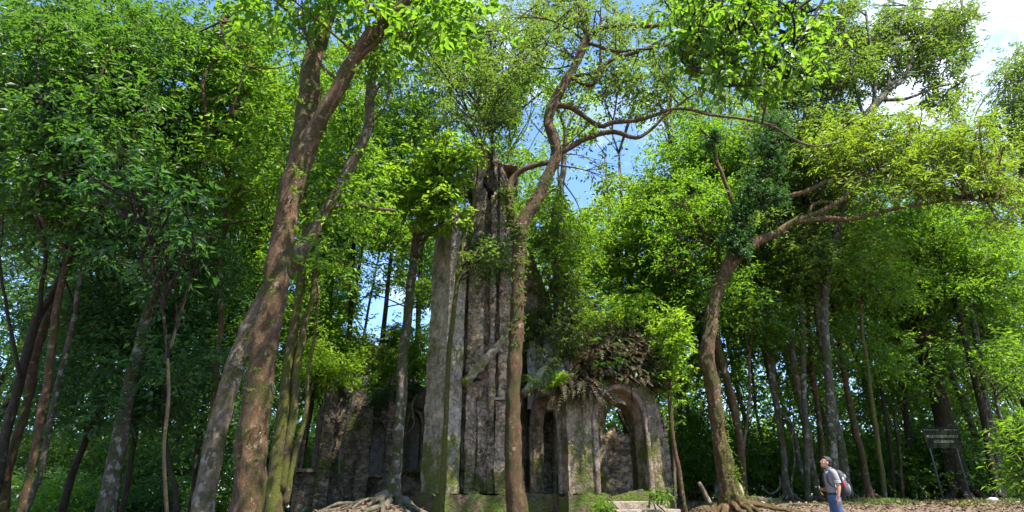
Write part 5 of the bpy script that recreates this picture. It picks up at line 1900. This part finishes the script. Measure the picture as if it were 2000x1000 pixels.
soft([((.255, 0, 1.10), (.135, .175, .20), .05), ((.235, 0, 1.25), (.115, .155, .20), .05), ((.21, 0, 1.36), (.08, .12, .10), .3)], M['pack'], 'pack_body')
soft([((.365, 0, 1.06), (.062, .13, .135), .08)], M['packgrey'], 'front_pocket')
soft([((.315, 0, 1.30), (.060, .115, .085), .4)], M['packgrey'], 'top_pocket')
soft([((.27, -.17, 1.04), (.08, .035, .10), 0.)], M['pack'], 'side_pocket')
soft([((.225, -.195, 1.165), (.036, .024, .062), 0.)], M['red'], 'pouch', .007, 2)
mb = MB()
mb.tube([[.225, -.19, 1.21], [.225, -.19, 1.27], [.225, -.19, 1.30]], [.024, .024, .013], 12)
mb.build('bottle_neck', M['stripe'], bp).matrix_parent_inverse = Matrix()
for s in (-1, 1):
    mb = MB()
    P = spline(np.array([[.16, s * .10, 1.40], [.09, s * .125, 1.475], [.0, s * .13, 1.475], [-.105, s * .135, 1.36], [-.13, s * .14, 1.24], [-.06, s * .165, 1.12], [.14, s * .15, 1.03]]), 6)
    mb.tube(P, [.022] * len(P), 8, ell=(1.2, .45))
    mb.build('strap', M['pack'], bp).matrix_parent_inverse = Matrix()
for y in (-.06, .06):
    mb = MB()
    P = spline(np.array([[.27, y, 1.43], [.365, y, 1.36], [.385, y, 1.24], [.435, y, 1.10], [.40, y, .95]]), 5)
    mb.tube(P, [.010] * len(P), 6)
    mb.build('buckle_strap', M['black'], bp).matrix_parent_inverse = Matrix()
bp.scale = (.82, .90, .96)
# hand-held camera with a striped strap
cm = empty('photo_camera', (MX, MY, MZ), 'small black camera with yellow and black striped strap held at the man\'s belly', 'camera')
cm.rotation_euler = man.rotation_euler
cm.scale = (.96,) * 3
man.scale = (.95, .95, .96)
mb = MB()
mb.box((-.285, .02, 1.09), (.028, .062, .042))
mb.build('camera_body', M['black'], cm, False).matrix_parent_inverse = Matrix()
mb = MB()
mb.tube([[-.31, .02, 1.09], [-.365, .02, 1.095]], [.031, .029], 16)
mb.build('lens', M['black'], cm).matrix_parent_inverse = Matrix()
P = spline(np.array([[-.285, -.045, 1.12], [-.30, -.10, 1.04], [-.27, -.12, .95], [-.25, -.07, .95], [-.28, -.045, 1.06]]), 6)
for k in range(0, len(P) - 4, 4):
    mb = MB()
    mb.tube(P[k:k + 5], [.009] * 5, 8, ell=(1.3, .5))
    mb.build('strap_band', M['yellow_strap'] if (k // 4) % 2 == 0 else M['black'], cm).matrix_parent_inverse = Matrix()

# ================================================================== light, sky, camera
sun = bpy.data.lights.new('sun', 'SUN')
sun.energy = 5.0
sun.angle = math.radians(.6)
sun.color = (1, .95, .86)
so = bpy.data.objects.new('sun', sun)
COL.objects.link(so)
sd = Vector((math.sin(SUN_AZ) * math.cos(SUN_EL), math.cos(SUN_AZ) * math.cos(SUN_EL), math.sin(SUN_EL)))
so.rotation_euler = sd.to_track_quat('Z', 'Y').to_euler()

w = bpy.data.worlds.new('World')
SC.world = w
w.use_nodes = True
nt = w.node_tree
nt.nodes.clear()
N, L = nt.nodes, nt.links
out = N.new('ShaderNodeOutputWorld')
bg = N.new('ShaderNodeBackground')
bg.inputs['Strength'].default_value = .135
sky = N.new('ShaderNodeTexSky')
sky.sky_type = 'NISHITA'
sky.sun_disc = False
sky.sun_elevation = SUN_EL
sky.sun_rotation = SUN_AZ
sky.air_density = 1.0
sky.dust_density = .3
sky.ozone_density = 4.0
tc = N.new('ShaderNodeTexCoord')
mp = N.new('ShaderNodeMapping')
mp.inputs['Scale'].default_value = (1, 1, 1.9)
L.new(tc.outputs['Generated'], mp.inputs[0])
n = N.new('ShaderNodeTexNoise')
n.inputs['Scale'].default_value = 2.3
n.inputs['Detail'].default_value = 9
n.inputs['Roughness'].default_value = .62
L.new(mp.outputs[0], n.inputs['Vector'])
r = ramp(N, [(.54, g3(0)), (.74, g3(.75))])
L.new(n.outputs[0], r.inputs[0])
mx = N.new('ShaderNodeMix')
mx.data_type = 'RGBA'
dp = N.new('ShaderNodeVectorMath')
dp.operation = 'DOT_PRODUCT'
cd = Vector([float(v) for v in norm(at(1990, 70, 20) - EYE)])
dp.inputs[1].default_value = cd
L.new(tc.outputs['Generated'], dp.inputs[0])
cr_ = ramp(N, [(.972, g3(0)), (.997, g3(1))])
L.new(dp.outputs['Value'], cr_.inputs[0])
n2 = N.new('ShaderNodeTexNoise')
n2.inputs['Scale'].default_value = 7
n2.inputs['Detail'].default_value = 8
L.new(tc.outputs['Generated'], n2.inputs['Vector'])
c2 = ramp(N, [(.30, g3(0)), (.52, g3(.92))])
L.new(n2.outputs[0], c2.inputs[0])
mu = N.new('ShaderNodeMath')
mu.operation = 'MULTIPLY'
L.new(cr_.outputs[0], mu.inputs[0])
L.new(c2.outputs[0], mu.inputs[1])
mxx = N.new('ShaderNodeMath')
mxx.operation = 'MAXIMUM'
L.new(mu.outputs[0], mxx.inputs[0])
L.new(r.outputs[0], mxx.inputs[1])
L.new(mxx.outputs[0], mx.inputs[0])
tn = N.new('ShaderNodeMix')
tn.data_type = 'RGBA'
tn.blend_type = 'MULTIPLY'
tn.inputs[0].default_value = 1
tn.inputs[7].default_value = (.84, .93, 1.06, 1)
L.new(sky.outputs[0], tn.inputs[6])
L.new(tn.outputs[2], mx.inputs[6])
mx.inputs[7].default_value = (4.6, 4.9, 5.4, 1)
L.new(mx.outputs[2], bg.inputs['Color'])
L.new(bg.outputs[0], out.inputs[0])

cam = bpy.data.cameras.new('camera')
cam.sensor_width = 36
cam.lens = 36 * F / 2000
cam.clip_end = 6000
co_ = bpy.data.objects.new('camera', cam)
COL.objects.link(co_)
co_.location = EYE
co_.rotation_euler = (PI / 2 + PITCH, 0, 0)
SC.camera = co_

SC.view_settings.view_transform = 'Standard'
SC.view_settings.look = 'None'
SC.view_settings.exposure = 1.65
SC.view_settings.gamma = 1
SC.cycles.max_bounces = 6
SC.cycles.diffuse_bounces = 3
SC.cycles.glossy_bounces = 2
SC.cycles.transmission_bounces = 4
SC.cycles.use_denoising = True
SC.cycles.sample_clamp_indirect = 6
